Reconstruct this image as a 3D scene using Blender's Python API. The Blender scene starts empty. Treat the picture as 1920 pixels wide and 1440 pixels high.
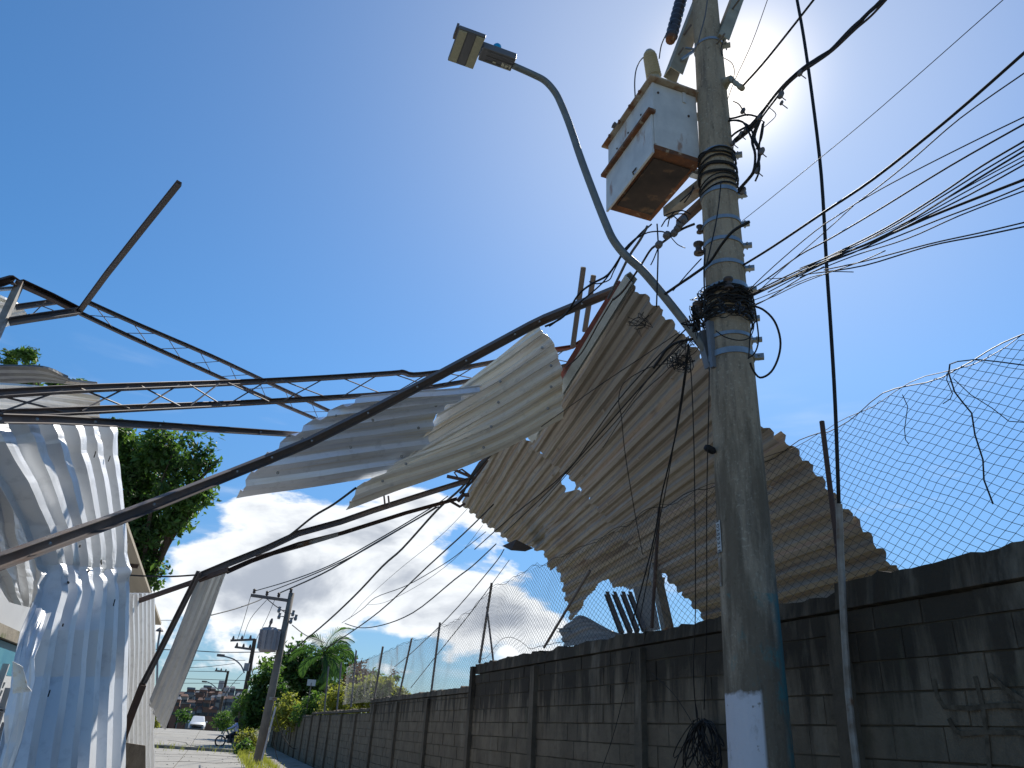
import bpy, bmesh, math, random
import numpy as np
from mathutils import Vector, Matrix, noise

random.seed(7)
scene = bpy.context.scene
COL = scene.collection
PI = math.pi
R = math.radians

# ------------------------------------------------------------------ camera
F = 1403.0
_u = Vector((175, 2970, -F)).normalized()
_w = Vector((-560, -630, -F)); _w = (_w - _u * _w.dot(_u)).normalized()
_x = _w.cross(_u)
EYE = Vector((0, 0, 1.6))
cam_data = bpy.data.cameras.new('camera')
cam = bpy.data.objects.new('camera', cam_data)
COL.objects.link(cam)
M3 = Matrix((_x, _w, _u))
cam.matrix_world = Matrix.Translation(EYE) @ M3.to_4x4()
cam_data.sensor_fit = 'HORIZONTAL'
cam_data.sensor_width = 36.0
cam_data.lens = 36.0 * F / 1920.0
cam_data.clip_start = 0.05
cam_data.clip_end = 4000
scene.camera = cam

# ------------------------------------------------------------------ light, sky, exposure
SUN_EL, SUN_AZ = R(46.1), R(39.4)          # azimuth from +Y towards +X
sun_dir = Vector((math.sin(SUN_AZ) * math.cos(SUN_EL), math.cos(SUN_AZ) * math.cos(SUN_EL), math.sin(SUN_EL)))
sl = bpy.data.lights.new('sun', 'SUN')
sl.energy = 5.0
sl.angle = R(0.6)
sl.color = (1.0, 0.95, 0.86)
sun = bpy.data.objects.new('sun', sl)
COL.objects.link(sun)
sun.rotation_euler = sun_dir.to_track_quat('Z', 'Y').to_euler()
sun.location = (0, 0, 30)

scene.view_settings.view_transform = 'Standard'
scene.view_settings.look = 'None'
scene.view_settings.exposure = 0.35
scene.view_settings.gamma = 1.0
scene.view_settings.use_curve_mapping = False
scene.render.engine = 'CYCLES'
scene.cycles.max_bounces = 6
scene.cycles.diffuse_bounces = 3
scene.cycles.transparent_max_bounces = 8
scene.cycles.use_denoising = True


def px_dir(px, py):
    return M3 @ Vector(((px - 960) / F, (720 - py) / F, -1.0))


def P(px, py, d):
    return EYE + px_dir(px, py) * d


def onX(px, py, v):
    r = px_dir(px, py)
    return EYE + r * (v / r.x)


def onY(px, py, v):
    r = px_dir(px, py)
    return EYE + r * (v / r.y)


def onZ(px, py, v):
    r = px_dir(px, py)
    return EYE + r * ((v - 1.6) / r.z)


def onPl(px, py, p0, n):
    r = px_dir(px, py)
    return EYE + r * ((p0 - EYE).dot(n) / r.dot(n))


def build_world():
    wd = bpy.data.worlds.new('World')
    scene.world = wd
    wd.use_nodes = True
    nt = wd.node_tree
    nt.nodes.clear()
    N, L = nt.nodes.new, nt.links.new

    def math_(op, a, b=None, c=None, clamp=False):
        n = N('ShaderNodeMath'); n.operation = op; n.use_clamp = clamp
        for i, v in enumerate((a, b, c)):
            if v is None: continue
            if isinstance(v, (int, float)): n.inputs[i].default_value = v
            else: L(v, n.inputs[i])
        return n.outputs[0]

    def mr(v, a, b, c, d, smooth=True):
        n = N('ShaderNodeMapRange')
        n.interpolation_type = 'SMOOTHSTEP' if smooth else 'LINEAR'
        L(v, n.inputs[0])
        for i, k in enumerate((a, b, c, d)): n.inputs[i + 1].default_value = k
        return n.outputs[0]

    sky = N('ShaderNodeTexSky')
    sky.sky_type = 'NISHITA'
    sky.sun_disc = False
    sky.sun_elevation = SUN_EL
    sky.sun_rotation = SUN_AZ
    sky.altitude = 0
    sky.air_density = 1.0
    sky.dust_density = 0.05
    sky.ozone_density = 2.2
    tc = N('ShaderNodeTexCoord')
    nrm = N('ShaderNodeVectorMath'); nrm.operation = 'NORMALIZE'
    L(tc.outputs['Generated'], nrm.inputs[0])
    sep = N('ShaderNodeSeparateXYZ'); L(nrm.outputs[0], sep.inputs[0])
    # sun aureole
    dt = N('ShaderNodeVectorMath'); dt.operation = 'DOT_PRODUCT'
    L(nrm.outputs[0], dt.inputs[0]); dt.inputs[1].default_value = sun_dir
    cosang = math_('MAXIMUM', dt.outputs['Value'], 0.0)
    g1 = math_('MULTIPLY', math_('POWER', cosang, 420.0), 9.0)
    g2 = math_('MULTIPLY', math_('POWER', cosang, 20.0), 2.2)
    g3 = math_('MULTIPLY', math_('POWER', cosang, 5.0), 1.1)
    glow = math_('ADD', math_('ADD', g1, g2), g3)
    gcol = N('ShaderNodeVectorMath'); gcol.operation = 'SCALE'
    gcol.inputs[0].default_value = (1.0, 0.80, 0.47)
    L(glow, gcol.inputs['Scale'])
    hue = N('ShaderNodeMix'); hue.data_type = 'RGBA'; hue.blend_type = 'MULTIPLY'
    hue.inputs[0].default_value = 1.0
    lowt = N('ShaderNodeMix'); lowt.data_type = 'RGBA'
    L(mr(sep.outputs['Z'], 0.0, 0.42, 0.0, 1.0, False), lowt.inputs[0])
    lowt.inputs[6].default_value = SKY_TINT_LOW; lowt.inputs[7].default_value = SKY_TINT
    L(sky.outputs[0], hue.inputs[6]); L(lowt.outputs[2], hue.inputs[7])
    add = N('ShaderNodeVectorMath'); add.operation = 'ADD'
    L(hue.outputs[2], add.inputs[0]); L(gcol.outputs[0], add.inputs[1])
    # cumulus belt low over the horizon, thin wisps above it
    mp = N('ShaderNodeMapping'); L(nrm.outputs[0], mp.inputs[0])
    mp.inputs['Scale'].default_value = (1.0, 1.0, 2.1)
    mp.inputs['Location'].default_value = CLOUD_OFF
    n1 = N('ShaderNodeTexNoise'); n1.inputs['Scale'].default_value = 4.2
    n1.inputs['Detail'].default_value = 10; n1.inputs['Roughness'].default_value = 0.56
    n1.inputs['Distortion'].default_value = 0.25
    L(mp.outputs[0], n1.inputs['Vector'])
    z = sep.outputs['Z']
    top = mr(z, 0.16, 0.50, 0.0, -0.80, False)
    low = mr(z, 0.0, 0.10, -0.10, 0.0, False)
    body = None
    for (bx, by, ang, amt) in CLOUD_BLOBS:
        d = N('ShaderNodeVectorMath'); d.operation = 'DOT_PRODUCT'
        L(nrm.outputs[0], d.inputs[0]); d.inputs[1].default_value = px_dir(bx, by).normalized()
        m = mr(d.outputs['Value'], math.cos(R(ang)), 1.0, 0.0, amt)
        body = m if body is None else math_('ADD', body, m)
    dens = math_('ADD', math_('ADD', math_('ADD', math_('MULTIPLY_ADD', n1.outputs[0], 1.9, -0.47), top), low), body)
    mask = mr(dens, 0.54, 0.655, 0.0, 1.0)
    thick = mr(dens, 0.66, 0.98, 0.0, 1.0)
    ccol = N('ShaderNodeMix'); ccol.data_type = 'RGBA'
    L(thick, ccol.inputs[0])
    ccol.inputs[6].default_value = CLOUD_EDGE
    ccol.inputs[7].default_value = CLOUD_CORE
    mp2 = N('ShaderNodeMapping'); L(nrm.outputs[0], mp2.inputs[0])
    mp2.inputs['Scale'].default_value = (1.0, 1.0, 6.0)
    n2 = N('ShaderNodeTexNoise'); n2.inputs['Scale'].default_value = 5.0; n2.inputs['Detail'].default_value = 7
    L(mp2.outputs[0], n2.inputs['Vector'])
    wisp = math_('MULTIPLY', mr(n2.outputs[0], 0.56, 0.80, 0.0, 0.55), mr(z, 0.22, 0.45, 1.0, 0.0))
    wisp = math_('MULTIPLY', wisp, mr(z, 0.0, 0.1, 0.2, 1.0))
    mixw = N('ShaderNodeMix'); mixw.data_type = 'RGBA'
    L(wisp, mixw.inputs[0]); L(add.outputs[0], mixw.inputs[6]); mixw.inputs[7].default_value = CLOUD_EDGE
    mixc = N('ShaderNodeMix'); mixc.data_type = 'RGBA'
    L(mask, mixc.inputs[0]); L(mixw.outputs[2], mixc.inputs[6]); L(ccol.outputs[2], mixc.inputs[7])
    bg = N('ShaderNodeBackground'); bg.inputs['Strength'].default_value = 0.1
    L(mixc.outputs[2], bg.inputs['Color'])
    out = N('ShaderNodeOutputWorld'); L(bg.outputs[0], out.inputs['Surface'])


SKY_TINT = (.43, .86, 1.13, 1)
SKY_TINT_LOW = (.40, .49, .62, 1)
CLOUD_OFF = (0.0, 0.0, 0.0)
CLOUD_EDGE = (8.0, 8.3, 8.6, 1)
CLOUD_CORE = (3.6, 4.0, 4.7, 1)
CLOUD_BLOBS = [(430, 985, 8, .15), (640, 1040, 11, .20), (860, 1010, 9, .19), (960, 1095, 5, .12), (330, 1090, 8, .10), (480, 1200, 4, .12), (470, 1290, 9, .12),
               (1200, 1060, 10, -.14), (260, 700, 16, -.2), (560, 1250, 5, -.06)]
build_world()


# ------------------------------------------------------------------ helpers
def wloc(o):
    v = Vector((0, 0, 0))
    while o is not None:
        v = v + o.location; o = o.parent
    return v


class MB:
    def __init__(s):
        s.v, s.f, s.uv = [], [], {}

    def quad(s, a, b, c, d):
        i = len(s.v); s.v += [tuple(a), tuple(b), tuple(c), tuple(d)]; s.f.append((i, i + 1, i + 2, i + 3))

    def box(s, c, size, rot=None, taper=1.0):
        c = Vector(c); i = len(s.v)
        for sz in (-1, 1):
            k = 1.0 if sz < 0 else taper
            for sx, sy in ((-1, -1), (1, -1), (1, 1), (-1, 1)):
                p = Vector((sx * size[0] / 2 * k, sy * size[1] / 2 * k, sz * size[2] / 2))
                if rot is not None: p = rot @ p
                s.v.append(tuple(c + p))
        for f in ((0, 3, 2, 1), (4, 5, 6, 7), (0, 1, 5, 4), (1, 2, 6, 5), (2, 3, 7, 6), (3, 0, 4, 7)):
            s.f.append(tuple(i + k for k in f))

    def hexa(s, b, t):
        """box from four bottom and four top corners"""
        i = len(s.v); s.v += [tuple(p) for p in b] + [tuple(p) for p in t]
        for f in ((0, 3, 2, 1), (4, 5, 6, 7), (0, 1, 5, 4), (1, 2, 6, 5), (2, 3, 7, 6), (3, 0, 4, 7)):
            s.f.append(tuple(i + k for k in f))

    def sweep(s, pts, prof, up=None, closed=True, cap=True, scales=None):
        pts = [Vector(p) for p in pts]
        n = len(pts); m = len(prof); i0 = len(s.v)
        prevx = None
        for k in range(n):
            t = (pts[min(k + 1, n - 1)] - pts[max(k - 1, 0)])
            if t.length < 1e-9: t = Vector((0, 0, 1))
            t.normalize()
            if prevx is None:
                ref = Vector(up) if up is not None else (Vector((0, 0, 1)) if abs(t.z) < .9 else Vector((0, 1, 0)))
                xx = t.cross(ref)
                if xx.length < 1e-6: xx = t.cross(Vector((1, 0, 0)))
                xx.normalize()
            else:
                xx = prevx - t * prevx.dot(t)
                if xx.length < 1e-6: xx = t.orthogonal()
                xx.normalize()
            yy = xx.cross(t); prevx = xx
            sc = 1.0 if scales is None else scales[k]
            for a, b in prof: s.v.append(tuple(pts[k] + xx * a * sc + yy * b * sc))
        for k in range(n - 1):
            for j in range(m if closed else m - 1):
                a = i0 + k * m + j; b = i0 + k * m + (j + 1) % m
                s.f.append((a, b, b + m, a + m))
        if cap and closed:
            s.f.append(tuple(i0 + j for j in range(m))[::-1])
            s.f.append(tuple(i0 + (n - 1) * m + j for j in range(m)))

    def tube(s, pts, r, sides=6, r2=None, cap=True):
        prof = [(math.cos(2 * PI * k / sides), math.sin(2 * PI * k / sides)) for k in range(sides)]
        n = len(pts)
        if isinstance(r, (list, tuple)): sc = list(r)
        else: sc = [r + ((r2 if r2 is not None else r) - r) * k / max(1, n - 1) for k in range(n)]
        s.sweep(pts, prof, scales=sc, cap=cap)

    def lathe(s, base, axis, rings, sides=16):
        """rings = [(distance along axis, radius)]"""
        axis = Vector(axis).normalized(); xx = axis.orthogonal().normalized(); yy = axis.cross(xx)
        i0 = len(s.v); base = Vector(base)
        for h, r in rings:
            for k in range(sides):
                a = 2 * PI * k / sides
                s.v.append(tuple(base + axis * h + (xx * math.cos(a) + yy * math.sin(a)) * max(r, 1e-4)))
        for q in range(len(rings) - 1):
            for k in range(sides):
                a = i0 + q * sides + k; b = i0 + q * sides + (k + 1) % sides
                s.f.append((a, b, b + sides, a + sides))
        s.f.append(tuple(i0 + k for k in range(sides))[::-1])
        s.f.append(tuple(i0 + (len(rings) - 1) * sides + k for k in range(sides)))

    def build(s, name, mat, parent=None, smooth=False, bevel=0):
        me = bpy.data.meshes.new(name)
        off = wloc(parent)
        if parent is None:
            a = np.array(s.v); off = Vector(((a[:, 0].min() + a[:, 0].max()) / 2, (a[:, 1].min() + a[:, 1].max()) / 2, a[:, 2].min()))
        s.v = [(v[0] - off.x, v[1] - off.y, v[2] - off.z) for v in s.v]
        me.from_pydata(s.v, [], s.f)
        me.update()
        if smooth:
            me.polygons.foreach_set('use_smooth', [True] * len(me.polygons))
        o = bpy.data.objects.new(name, me)
        COL.objects.link(o)
        if mat is not None: me.materials.append(mat)
        if parent is not None: o.parent = parent
        else: o.location = off
        if bevel:
            b = o.modifiers.new('bevel', 'BEVEL'); b.width = bevel; b.segments = 2; b.limit_method = 'ANGLE'
        return o


def thing(name, label, cat, loc=(0, 0, 0), group=None):
    o = bpy.data.objects.new(name, None); COL.objects.link(o)
    o.location = loc; o.empty_display_size = 0.2
    o['label'] = label; o['category'] = cat
    if group: o['group'] = group
    return o


def tag(o, label, cat, group=None):
    o['label'] = label; o['category'] = cat
    if group: o['group'] = group
    return o


def struct(o):
    o['kind'] = 'structure'; return o


def stuff(o):
    o['kind'] = 'stuff'; return o


def text_mesh(txt, size, mat, parent, origin, xdir, ydir, name='lettering', depth=0.0015):
    cu = bpy.data.curves.new(name, 'FONT'); cu.body = txt; cu.size = size; cu.extrude = depth
    cu.align_x = 'CENTER'; cu.align_y = 'CENTER'
    tmp = bpy.data.objects.new('tmp_text', cu); COL.objects.link(tmp)
    dg = bpy.context.evaluated_depsgraph_get()
    me = bpy.data.meshes.new_from_object(tmp.evaluated_get(dg))
    bpy.data.objects.remove(tmp)
    xd = Vector(xdir).normalized(); yd = Vector(ydir); yd = (yd - xd * yd.dot(xd)).normalized(); zd = xd.cross(yd)
    m = Matrix((xd, yd, zd)).transposed().to_4x4(); m.translation = Vector(origin) - wloc(parent)
    me.transform(m)
    me.materials.clear(); me.materials.append(mat)
    o = bpy.data.objects.new(name, me); COL.objects.link(o); o.parent = parent
    return o


# ------------------------------------------------------------------ materials
def material(name, c1, c2=None, rough=0.8, metal=0.0, scale=3.0, detail=6, c3=None, c3_scale=2.0, c3_lo=0.55, c3_hi=0.65,
             c3_amt=1.0, bump=0.0, bump_scale=30.0, stretch=(1, 1, 1), coord='Object', stretch3=None, isl=0.0, spec=0.5,
             mix_lo=0.35, mix_hi=0.65, transl=None):
    m = bpy.data.materials.new(name); m.use_nodes = True
    nt = m.node_tree; b = nt.nodes['Principled BSDF']
    N, L = nt.nodes.new, nt.links.new
    b.inputs['Roughness'].default_value = rough
    b.inputs['Metallic'].default_value = metal
    b.inputs['Specular IOR Level'].default_value = spec
    tc = N('ShaderNodeTexCoord')

    def nz(sc, st, det=detail):
        mp = N('ShaderNodeMapping'); mp.inputs['Scale'].default_value = st
        L(tc.outputs[coord], mp.inputs[0])
        n = N('ShaderNodeTexNoise'); n.inputs['Scale'].default_value = sc; n.inputs['Detail'].default_value = det
        n.inputs['Roughness'].default_value = 0.6
        L(mp.outputs[0], n.inputs['Vector'])
        return n.outputs[0]

    def ramp(v, lo, hi, amt=1.0):
        r = N('ShaderNodeMapRange'); L(v, r.inputs[0]); r.inputs[1].default_value = lo; r.inputs[2].default_value = hi
        r.inputs[4].default_value = amt
        return r.outputs[0]

    def mix(f, a, bb, mode='MIX'):
        x = N('ShaderNodeMix'); x.data_type = 'RGBA'; x.blend_type = mode
        if isinstance(f, float): x.inputs[0].default_value = f
        else: L(f, x.inputs[0])
        for i, q in ((6, a), (7, bb)):
            if isinstance(q, tuple): x.inputs[i].default_value = (*q[:3], 1)
            else: L(q, x.inputs[i])
        return x.outputs[2]

    col = tuple(c1)
    if c2 is not None: col = mix(ramp(nz(scale, stretch), mix_lo, mix_hi), tuple(c1), tuple(c2))
    if c3 is not None: col = mix(ramp(nz(c3_scale, stretch3 or stretch), c3_lo, c3_hi, c3_amt), col, tuple(c3))
    if isl > 0:
        g = N('ShaderNodeNewGeometry')
        r = N('ShaderNodeMapRange'); L(g.outputs['Random Per Island'], r.inputs[0])
        r.inputs[3].default_value = 1 - isl; r.inputs[4].default_value = 1 + isl
        v = N('ShaderNodeVectorMath'); v.operation = 'SCALE'
        if isinstance(col, tuple): v.inputs[0].default_value = col[:3]
        else: L(col, v.inputs[0])
        L(r.outputs[0], v.inputs['Scale']); col = v.outputs[0]
    if isinstance(col, tuple): b.inputs['Base Color'].default_value = (*col[:3], 1)
    else: L(col, b.inputs['Base Color'])
    if bump > 0:
        bp = N('ShaderNodeBump'); bp.inputs['Strength'].default_value = bump; bp.inputs['Distance'].default_value = 0.02
        L(nz(bump_scale, stretch3 or stretch, 5), bp.inputs['Height']); L(bp.outputs[0], b.inputs['Normal'])
    if transl is not None:
        tr = N('ShaderNodeBsdfTranslucent'); tr.inputs['Color'].default_value = (*transl, 1)
        ad = N('ShaderNodeMixShader'); ad.inputs[0].default_value = 0.4
        L(b.outputs[0], ad.inputs[1]); L(tr.outputs[0], ad.inputs[2])
        L(ad.outputs[0], nt.nodes['Material Output'].inputs['Surface'])
    return m


MAT = {}
MAT['black_cable'] = material('black_cable', (.012, .012, .013), rough=.6, spec=.3)
MAT['brown_cable'] = material('brown_cable', (.05, .028, .02), (.02, .015, .013), rough=.7)
MAT['grey_cable'] = material('grey_cable', (.10, .10, .105), rough=.6)
MAT['dark_steel'] = material('dark_steel', (.125, .115, .12), (.16, .13, .115), rough=.65, metal=.1, scale=5, c3=(.13, .06, .035),
                             c3_scale=2.5, c3_lo=.6, c3_hi=.75, c3_amt=.7)
MAT['brown_steel'] = material('brown_steel', (.085, .05, .04), (.05, .035, .032), rough=.8, scale=6, c3=(.2, .15, .12), c3_scale=8,
                              c3_lo=.62, c3_hi=.72)
MAT['red_steel'] = material('red_steel', (.20, .045, .03), (.11, .035, .025), rough=.7, scale=6)
MAT['galvanised'] = material('galvanised', (.30, .34, .38), (.22, .25, .28), rough=.42, metal=.55, scale=9)
MAT['dull_galv'] = material('dull_galv', (.20, .22, .25), (.15, .16, .18), rough=.55, metal=.4, scale=9)
MAT['worn_steel'] = material('worn_steel', (.33, .31, .28), (.2, .17, .14), rough=.6, metal=.2, scale=8, c3=(.2, .1, .05), c3_scale=4)
MAT['leaf_dark'] = material('leaf_dark', (.04, .085, .022), rough=.55, isl=.5, transl=(.10, .22, .03))
MAT['leaf_mid'] = material('leaf_mid', (.045, .10, .022), rough=.55, isl=.5, transl=(.16, .30, .04))
MAT['leaf_yellow'] = material('leaf_yellow', (.16, .18, .03), rough=.6, isl=.5, transl=(.42, .45, .06))
MAT['leaf_brown'] = material('leaf_brown', (.11, .055, .03), rough=.7, isl=.4, transl=(.14, .08, .04))
MAT['bark'] = material('bark', (.10, .075, .055), (.06, .045, .035), rough=.95, scale=8, bump=.5)
# ------------------------------------------------------------------ ground, road, kerbs
def gz(x, y):
    """height of the ground: level, a slight rise to the crest, then down into the valley"""
    z = 0.0
    if y > 46: z += 0.62 * min(1.0, (y - 46) / 38.0) ** 1.2
    if y > 88: z -= min(13.0, (y - 88) * 0.10)
    if y > 260:
        k = min(1.0, (y - 260) / 260.0); k = k * k * (3 - 2 * k)
        z += k * (20.0 + 5.0 * math.sin(x * 0.018 + 1.2) + 3.0 * math.sin(x * 0.05))
    return z


def strip(name, xs, ys, mat, dz=0.0, parent=None):
    mb = MB()
    for y in ys:
        for x in xs(y): mb.v.append((x, y, gz(x, y) + dz))
    n = len(xs(ys[0]))
    for j in range(len(ys) - 1):
        for i in range(n - 1):
            a = j * n + i; mb.f.append((a, a + 1, a + n + 1, a + n))
    return mb.build(name, mat, parent, smooth=True)


def frange(a, b, st):
    out = []; x = a
    while x < b - 1e-6: out.append(x); x += st
    return out + [b]


m_ground = material('ground_soil', (.16, .13, .09), (.10, .12, .05), rough=1, scale=.6, detail=8, c3=(.05, .08, .03), c3_scale=.08)
m_conc_road = material('road_concrete', (.31, .295, .26), (.24, .225, .20), rough=.9, scale=1.2, detail=9, c3=(.2, .19, .17), c3_scale=2.5,
                       c3_lo=.6, c3_hi=.72, bump=.2)
m_kerb = material('kerb_concrete', (.30, .27, .22), (.16, .14, .11), rough=.95, scale=3, c3=(.10, .12, .05), c3_scale=5, bump=.4)
m_joint = material('joint_tar', (.05, .047, .042), rough=.95)
ys = frange(-40, 120, 4) + frange(130, 600, 10) + [700, 900, 1500, 3000]
g = strip('ground', lambda y: frange(-30, 30, 6) if False else [-1500, -600, -300, -160, -110, -80, -60, -45, -30, -18, -8, 0, 6, 12, 20, 30, 45, 60, 80, 110, 160, 300, 600, 1500],
          ys, m_ground, -0.06)
struct(g)

road = thing('road', 'x', 'x'); del road['label']; del road['category']; struct(road)
road.location = (0, 0, 0)
base = strip('road_bed', lambda y: [-7.0, -3.5, 0, 1.7], frange(-12, 96, 2), m_joint, -0.03, road)
k = 0
y = -12.0
while y < 95:
    L_ = 4.2 + 0.5 * random.random()
    y1 = min(y + L_, 95.5)
    for (xa, xb) in ((-6.9, -3.9), (-3.87, -1.0), (-0.97, 1.62)):
        mb = MB(); d = random.uniform(-.004, .004); sk = random.uniform(-.03, .03)
        a0, a1 = y + .02 + sk, y1 - .02 + sk
        bt = [(xa, a0, gz(xa, a0) - .05), (xb, a0, gz(xb, a0) - .05), (xb, a1, gz(xb, a1) - .05), (xa, a1, gz(xa, a1) - .05)]
        tp = [(p[0], p[1], p[2] + .07 + d) for p in bt]
        mb.hexa(bt, tp); mb.build('road_slab', m_conc_road, road)
    y = y1
# cross kerb at the junction ahead, side kerb and verge
mb = MB(); pts = [(-7.0, 50.6), (-3.0, 49.6), (-.5, 48.8), (1.5, 48.0), (2.2, 47.0), (2.15, 44.5), (1.9, 40.0)]
mb.sweep([(x, y, gz(x, y) + .07) for x, y in pts], [(-.11, -.12), (.11, -.12), (.10, .10), (-.10, .10)], up=(0, 0, 1))
struct(mb.build('kerb', m_kerb))
mb = MB()
mb.sweep([(1.78, y, gz(1.78, y) + .05) for y in frange(-12, 40, 2)], [(-.08, -.12), (.08, -.12), (.075, .10), (-.075, .10)], up=(0, 0, 1))
struct(mb.build('kerb', m_kerb))
mb = MB()
mb.sweep([(1.6, y, gz(1.6, y) + .06) for y in frange(52, 92, 2)], [(-.08, -.12), (.08, -.12), (.075, .10), (-.075, .10)], up=(0, 0, 1))
struct(mb.build('kerb', m_kerb))
m_pave = material('pavement_concrete', (.27, .25, .22), (.19, .175, .15), rough=.95, scale=2, c3=(.10, .11, .05), c3_scale=1.2, c3_lo=.56)
pv = MB()
for yy in frange(-12, 58, 2)[:-1]:
    pv.hexa([(1.86, yy, -.05), (4.0, yy, -.05), (4.0, yy + 1.99, -.05), (1.86, yy + 1.99, -.05)],
            [(1.86, yy, .12), (4.0, yy, .13), (4.0, yy + 1.99, .13), (1.86, yy + 1.99, .12)])
struct(pv.build('pavement', m_pave))

mb = MB(); _r = random.Random(77)
for k in range(260):
    y = _r.uniform(26, 60); x = _r.uniform(-6, 1.7) if k % 3 else _r.gauss(1.5, .4); sz = _r.uniform(.01, .035)
    mb.box((x, y, gz(x, y) + .03 + sz * .2), (sz, sz * 1.4, sz * .7), Matrix.Rotation(_r.uniform(0, 3), 3, 'Z'), taper=.7)
stuff(tag(mb.build('road_rubble', m_kerb), 'small rubble and grit scattered over the concrete road ahead', 'rubble'))
for pl in ([(-5, 34), (-3.6, 35.2), (-2.2, 34.6), (-.6, 36.4), (.4, 36.0), (1.4, 37.5)], [(-2.6, 60), (-1.4, 58), (-1.2, 55), (-.2, 52), (-.1, 50.5)], [(-4, 43), (-2, 42.2), (0, 43.6), (1.5, 43)]):
    mb = MB(); mb.sweep([(x, y, gz(x, y) + .026) for x, y in pl], [(-.03, -.004), (.03, -.004), (.03, .004), (-.03, .004)], up=(0, 0, 1)); mb.build('tar_seam', m_joint, road)

# ------------------------------------------------------------------ block wall
WX = 4.15
WT = 0.14                       # thickness
wall = thing('block_wall', 'long dark weathered concrete block wall with pilasters running along the street on the right', 'wall', (WX, 4.5, 0))


def stain_material(name, base1, base2, dark, top_lo, top_hi):
    """block concrete with its own dark run-off stains near the top, moss and pale patches"""
    m = bpy.data.materials.new(name); m.use_nodes = True
    nt = m.node_tree; b = nt.nodes['Principled BSDF']; N, L = nt.nodes.new, nt.links.new
    b.inputs['Roughness'].default_value = .95; b.inputs['Specular IOR Level'].default_value = .2
    geo = N('ShaderNodeNewGeometry')

    def nz(sc, st, det=8):
        mp = N('ShaderNodeMapping'); mp.inputs['Scale'].default_value = st
        L(geo.outputs['Position'], mp.inputs[0])
        n = N('ShaderNodeTexNoise'); n.inputs['Scale'].default_value = sc; n.inputs['Detail'].default_value = det
        n.inputs['Roughness'].default_value = .62
        L(mp.outputs[0], n.inputs['Vector']); return n.outputs[0]

    def mr(v, a, c, d=0., e=1.):
        r = N('ShaderNodeMapRange'); L(v, r.inputs[0])
        for i, q in enumerate((a, c, d, e)): r.inputs[i + 1].default_value = q
        return r.outputs[0]

    def mix(f, a, c):
        x = N('ShaderNodeMix'); x.data_type = 'RGBA'
        if isinstance(f, float): x.inputs[0].default_value = f
        else: L(f, x.inputs[0])
        for i, q in ((6, a), (7, c)):
            if isinstance(q, tuple): x.inputs[i].default_value = (*q[:3], 1)
            else: L(q, x.inputs[i])
        return x.outputs[2]
    sep = N('ShaderNodeSeparateXYZ'); L(geo.outputs['Position'], sep.inputs[0])
    col = mix(mr(nz(2.2, (1, 1, 1)), .35, .65), base1, base2)
    col = mix(mr(nz(9, (1, 1, 1)), .5, .75, 0., .5), col, (base2[0] * .6, base2[1] * .6, base2[2] * .6))
    streak = nz(2.6, (1, 2.2, .25))
    h = mr(sep.outputs['Z'], top_lo, top_hi, -.18, .22)
    ad = N('ShaderNodeMath'); ad.operation = 'ADD'; L(streak, ad.inputs[0]); L(h, ad.inputs[1])
    col = mix(mr(ad.outputs[0], .44, .62, 0., .92), col, dark)
    col = mix(mr(nz(1.7, (1, 1.4, .8)), .60, .70, 0., .55), col, (.085, .085, .05))
    col = mix(mr(nz(1.5, (1, 1.6, .45), 7), .58, .72, 0., .6), col, (.27, .235, .18))
    col = mix(mr(nz(1.3, (1, 3.5, .5), 4), .715, .76, 0., .8), col, (.15, .06, .03))
    isl = N('ShaderNodeObjectInfo')
    v = N('ShaderNodeVectorMath'); v.operation = 'SCALE'; L(col, v.inputs[0]); L(mr(isl.outputs['Random'], 0, 1, .88, 1.12), v.inputs['Scale'])
    L(v.outputs[0], b.inputs['Base Color'])
    bp = N('ShaderNodeBump'); bp.inputs['Strength'].default_value = .55; bp.inputs['Distance'].default_value = .02
    L(nz(38, (1, 1, 1), 6), bp.inputs['Height']); L(bp.outputs[0], b.inputs['Normal'])
    return m


m_block = stain_material('stained_block', (.20, .163, .115), (.145, .118, .085), (.045, .037, .028), 1.55, 2.55)
m_beam = stain_material('stained_render', (.16, .13, .095), (.11, .092, .068), (.045, .037, .028), 1.6, 3.1)
m_mortar = material('mortar', (.10, .085, .06), (.07, .06, .045), rough=1, scale=4)


def wall_top(y):
    if y < 13.45: return 2.56
    if y < 23.45: return 2.27
    if y < 38: return 2.05
    return 1.95


core = MB()
for a, b_ in ((-3, 13.45), (13.45, 23.45), (23.45, 38), (38, 64)):
    core.box((WX + WT / 2 + .012, (a + b_) / 2, wall_top(a + .1) / 2 - .03), (WT - .01, b_ - a - .002, wall_top(a + .1) + .0))
core.build('mortar_core', m_mortar, wall)
rest = MB(); nblk = 0
row = 0; z = 0.0
while z < 2.7:
    off = 0.2 * (row % 2) + random.uniform(-.03, .03)
    yy = -3.0 - off
    while yy < 64:
        zt = wall_top(yy + .2)
        h = min(.1935, zt - z - .01)
        y0, y1 = yy + .003, yy + .397
        if h > .05:
            pr = random.uniform(-.006, .006) + .004 * noise.noise((yy, z * 3, 0))
            dz0, dz1 = random.uniform(-.003, .003), random.uniform(-.003, .003)
            x0 = WX + pr
            tl = random.uniform(-.004, .004)
            bt = [(x0, y0, z + .006 + dz0), (WX + WT, y0, z + .006), (WX + WT, y1, z + .006), (x0 + tl, y1, z + .006 + dz1)]
            tp = [(x0, y0, z + h + dz1), (WX + WT, y0, z + h), (WX + WT, y1, z + h), (x0 + tl, y1, z + h + dz0)]
            # seen large: own part
            if 2.7 < yy < 13.4 and z > (1.35 if yy < 6 else 1.05) and nblk < 298:
                mb = MB(); mb.hexa(bt, tp); mb.build('block', m_block, wall); nblk += 1
            else:
                rest.hexa(bt, tp)
        yy += .40
    z += .20; row += 1
stuff(rest.build('blockwork', m_block, wall))
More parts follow.
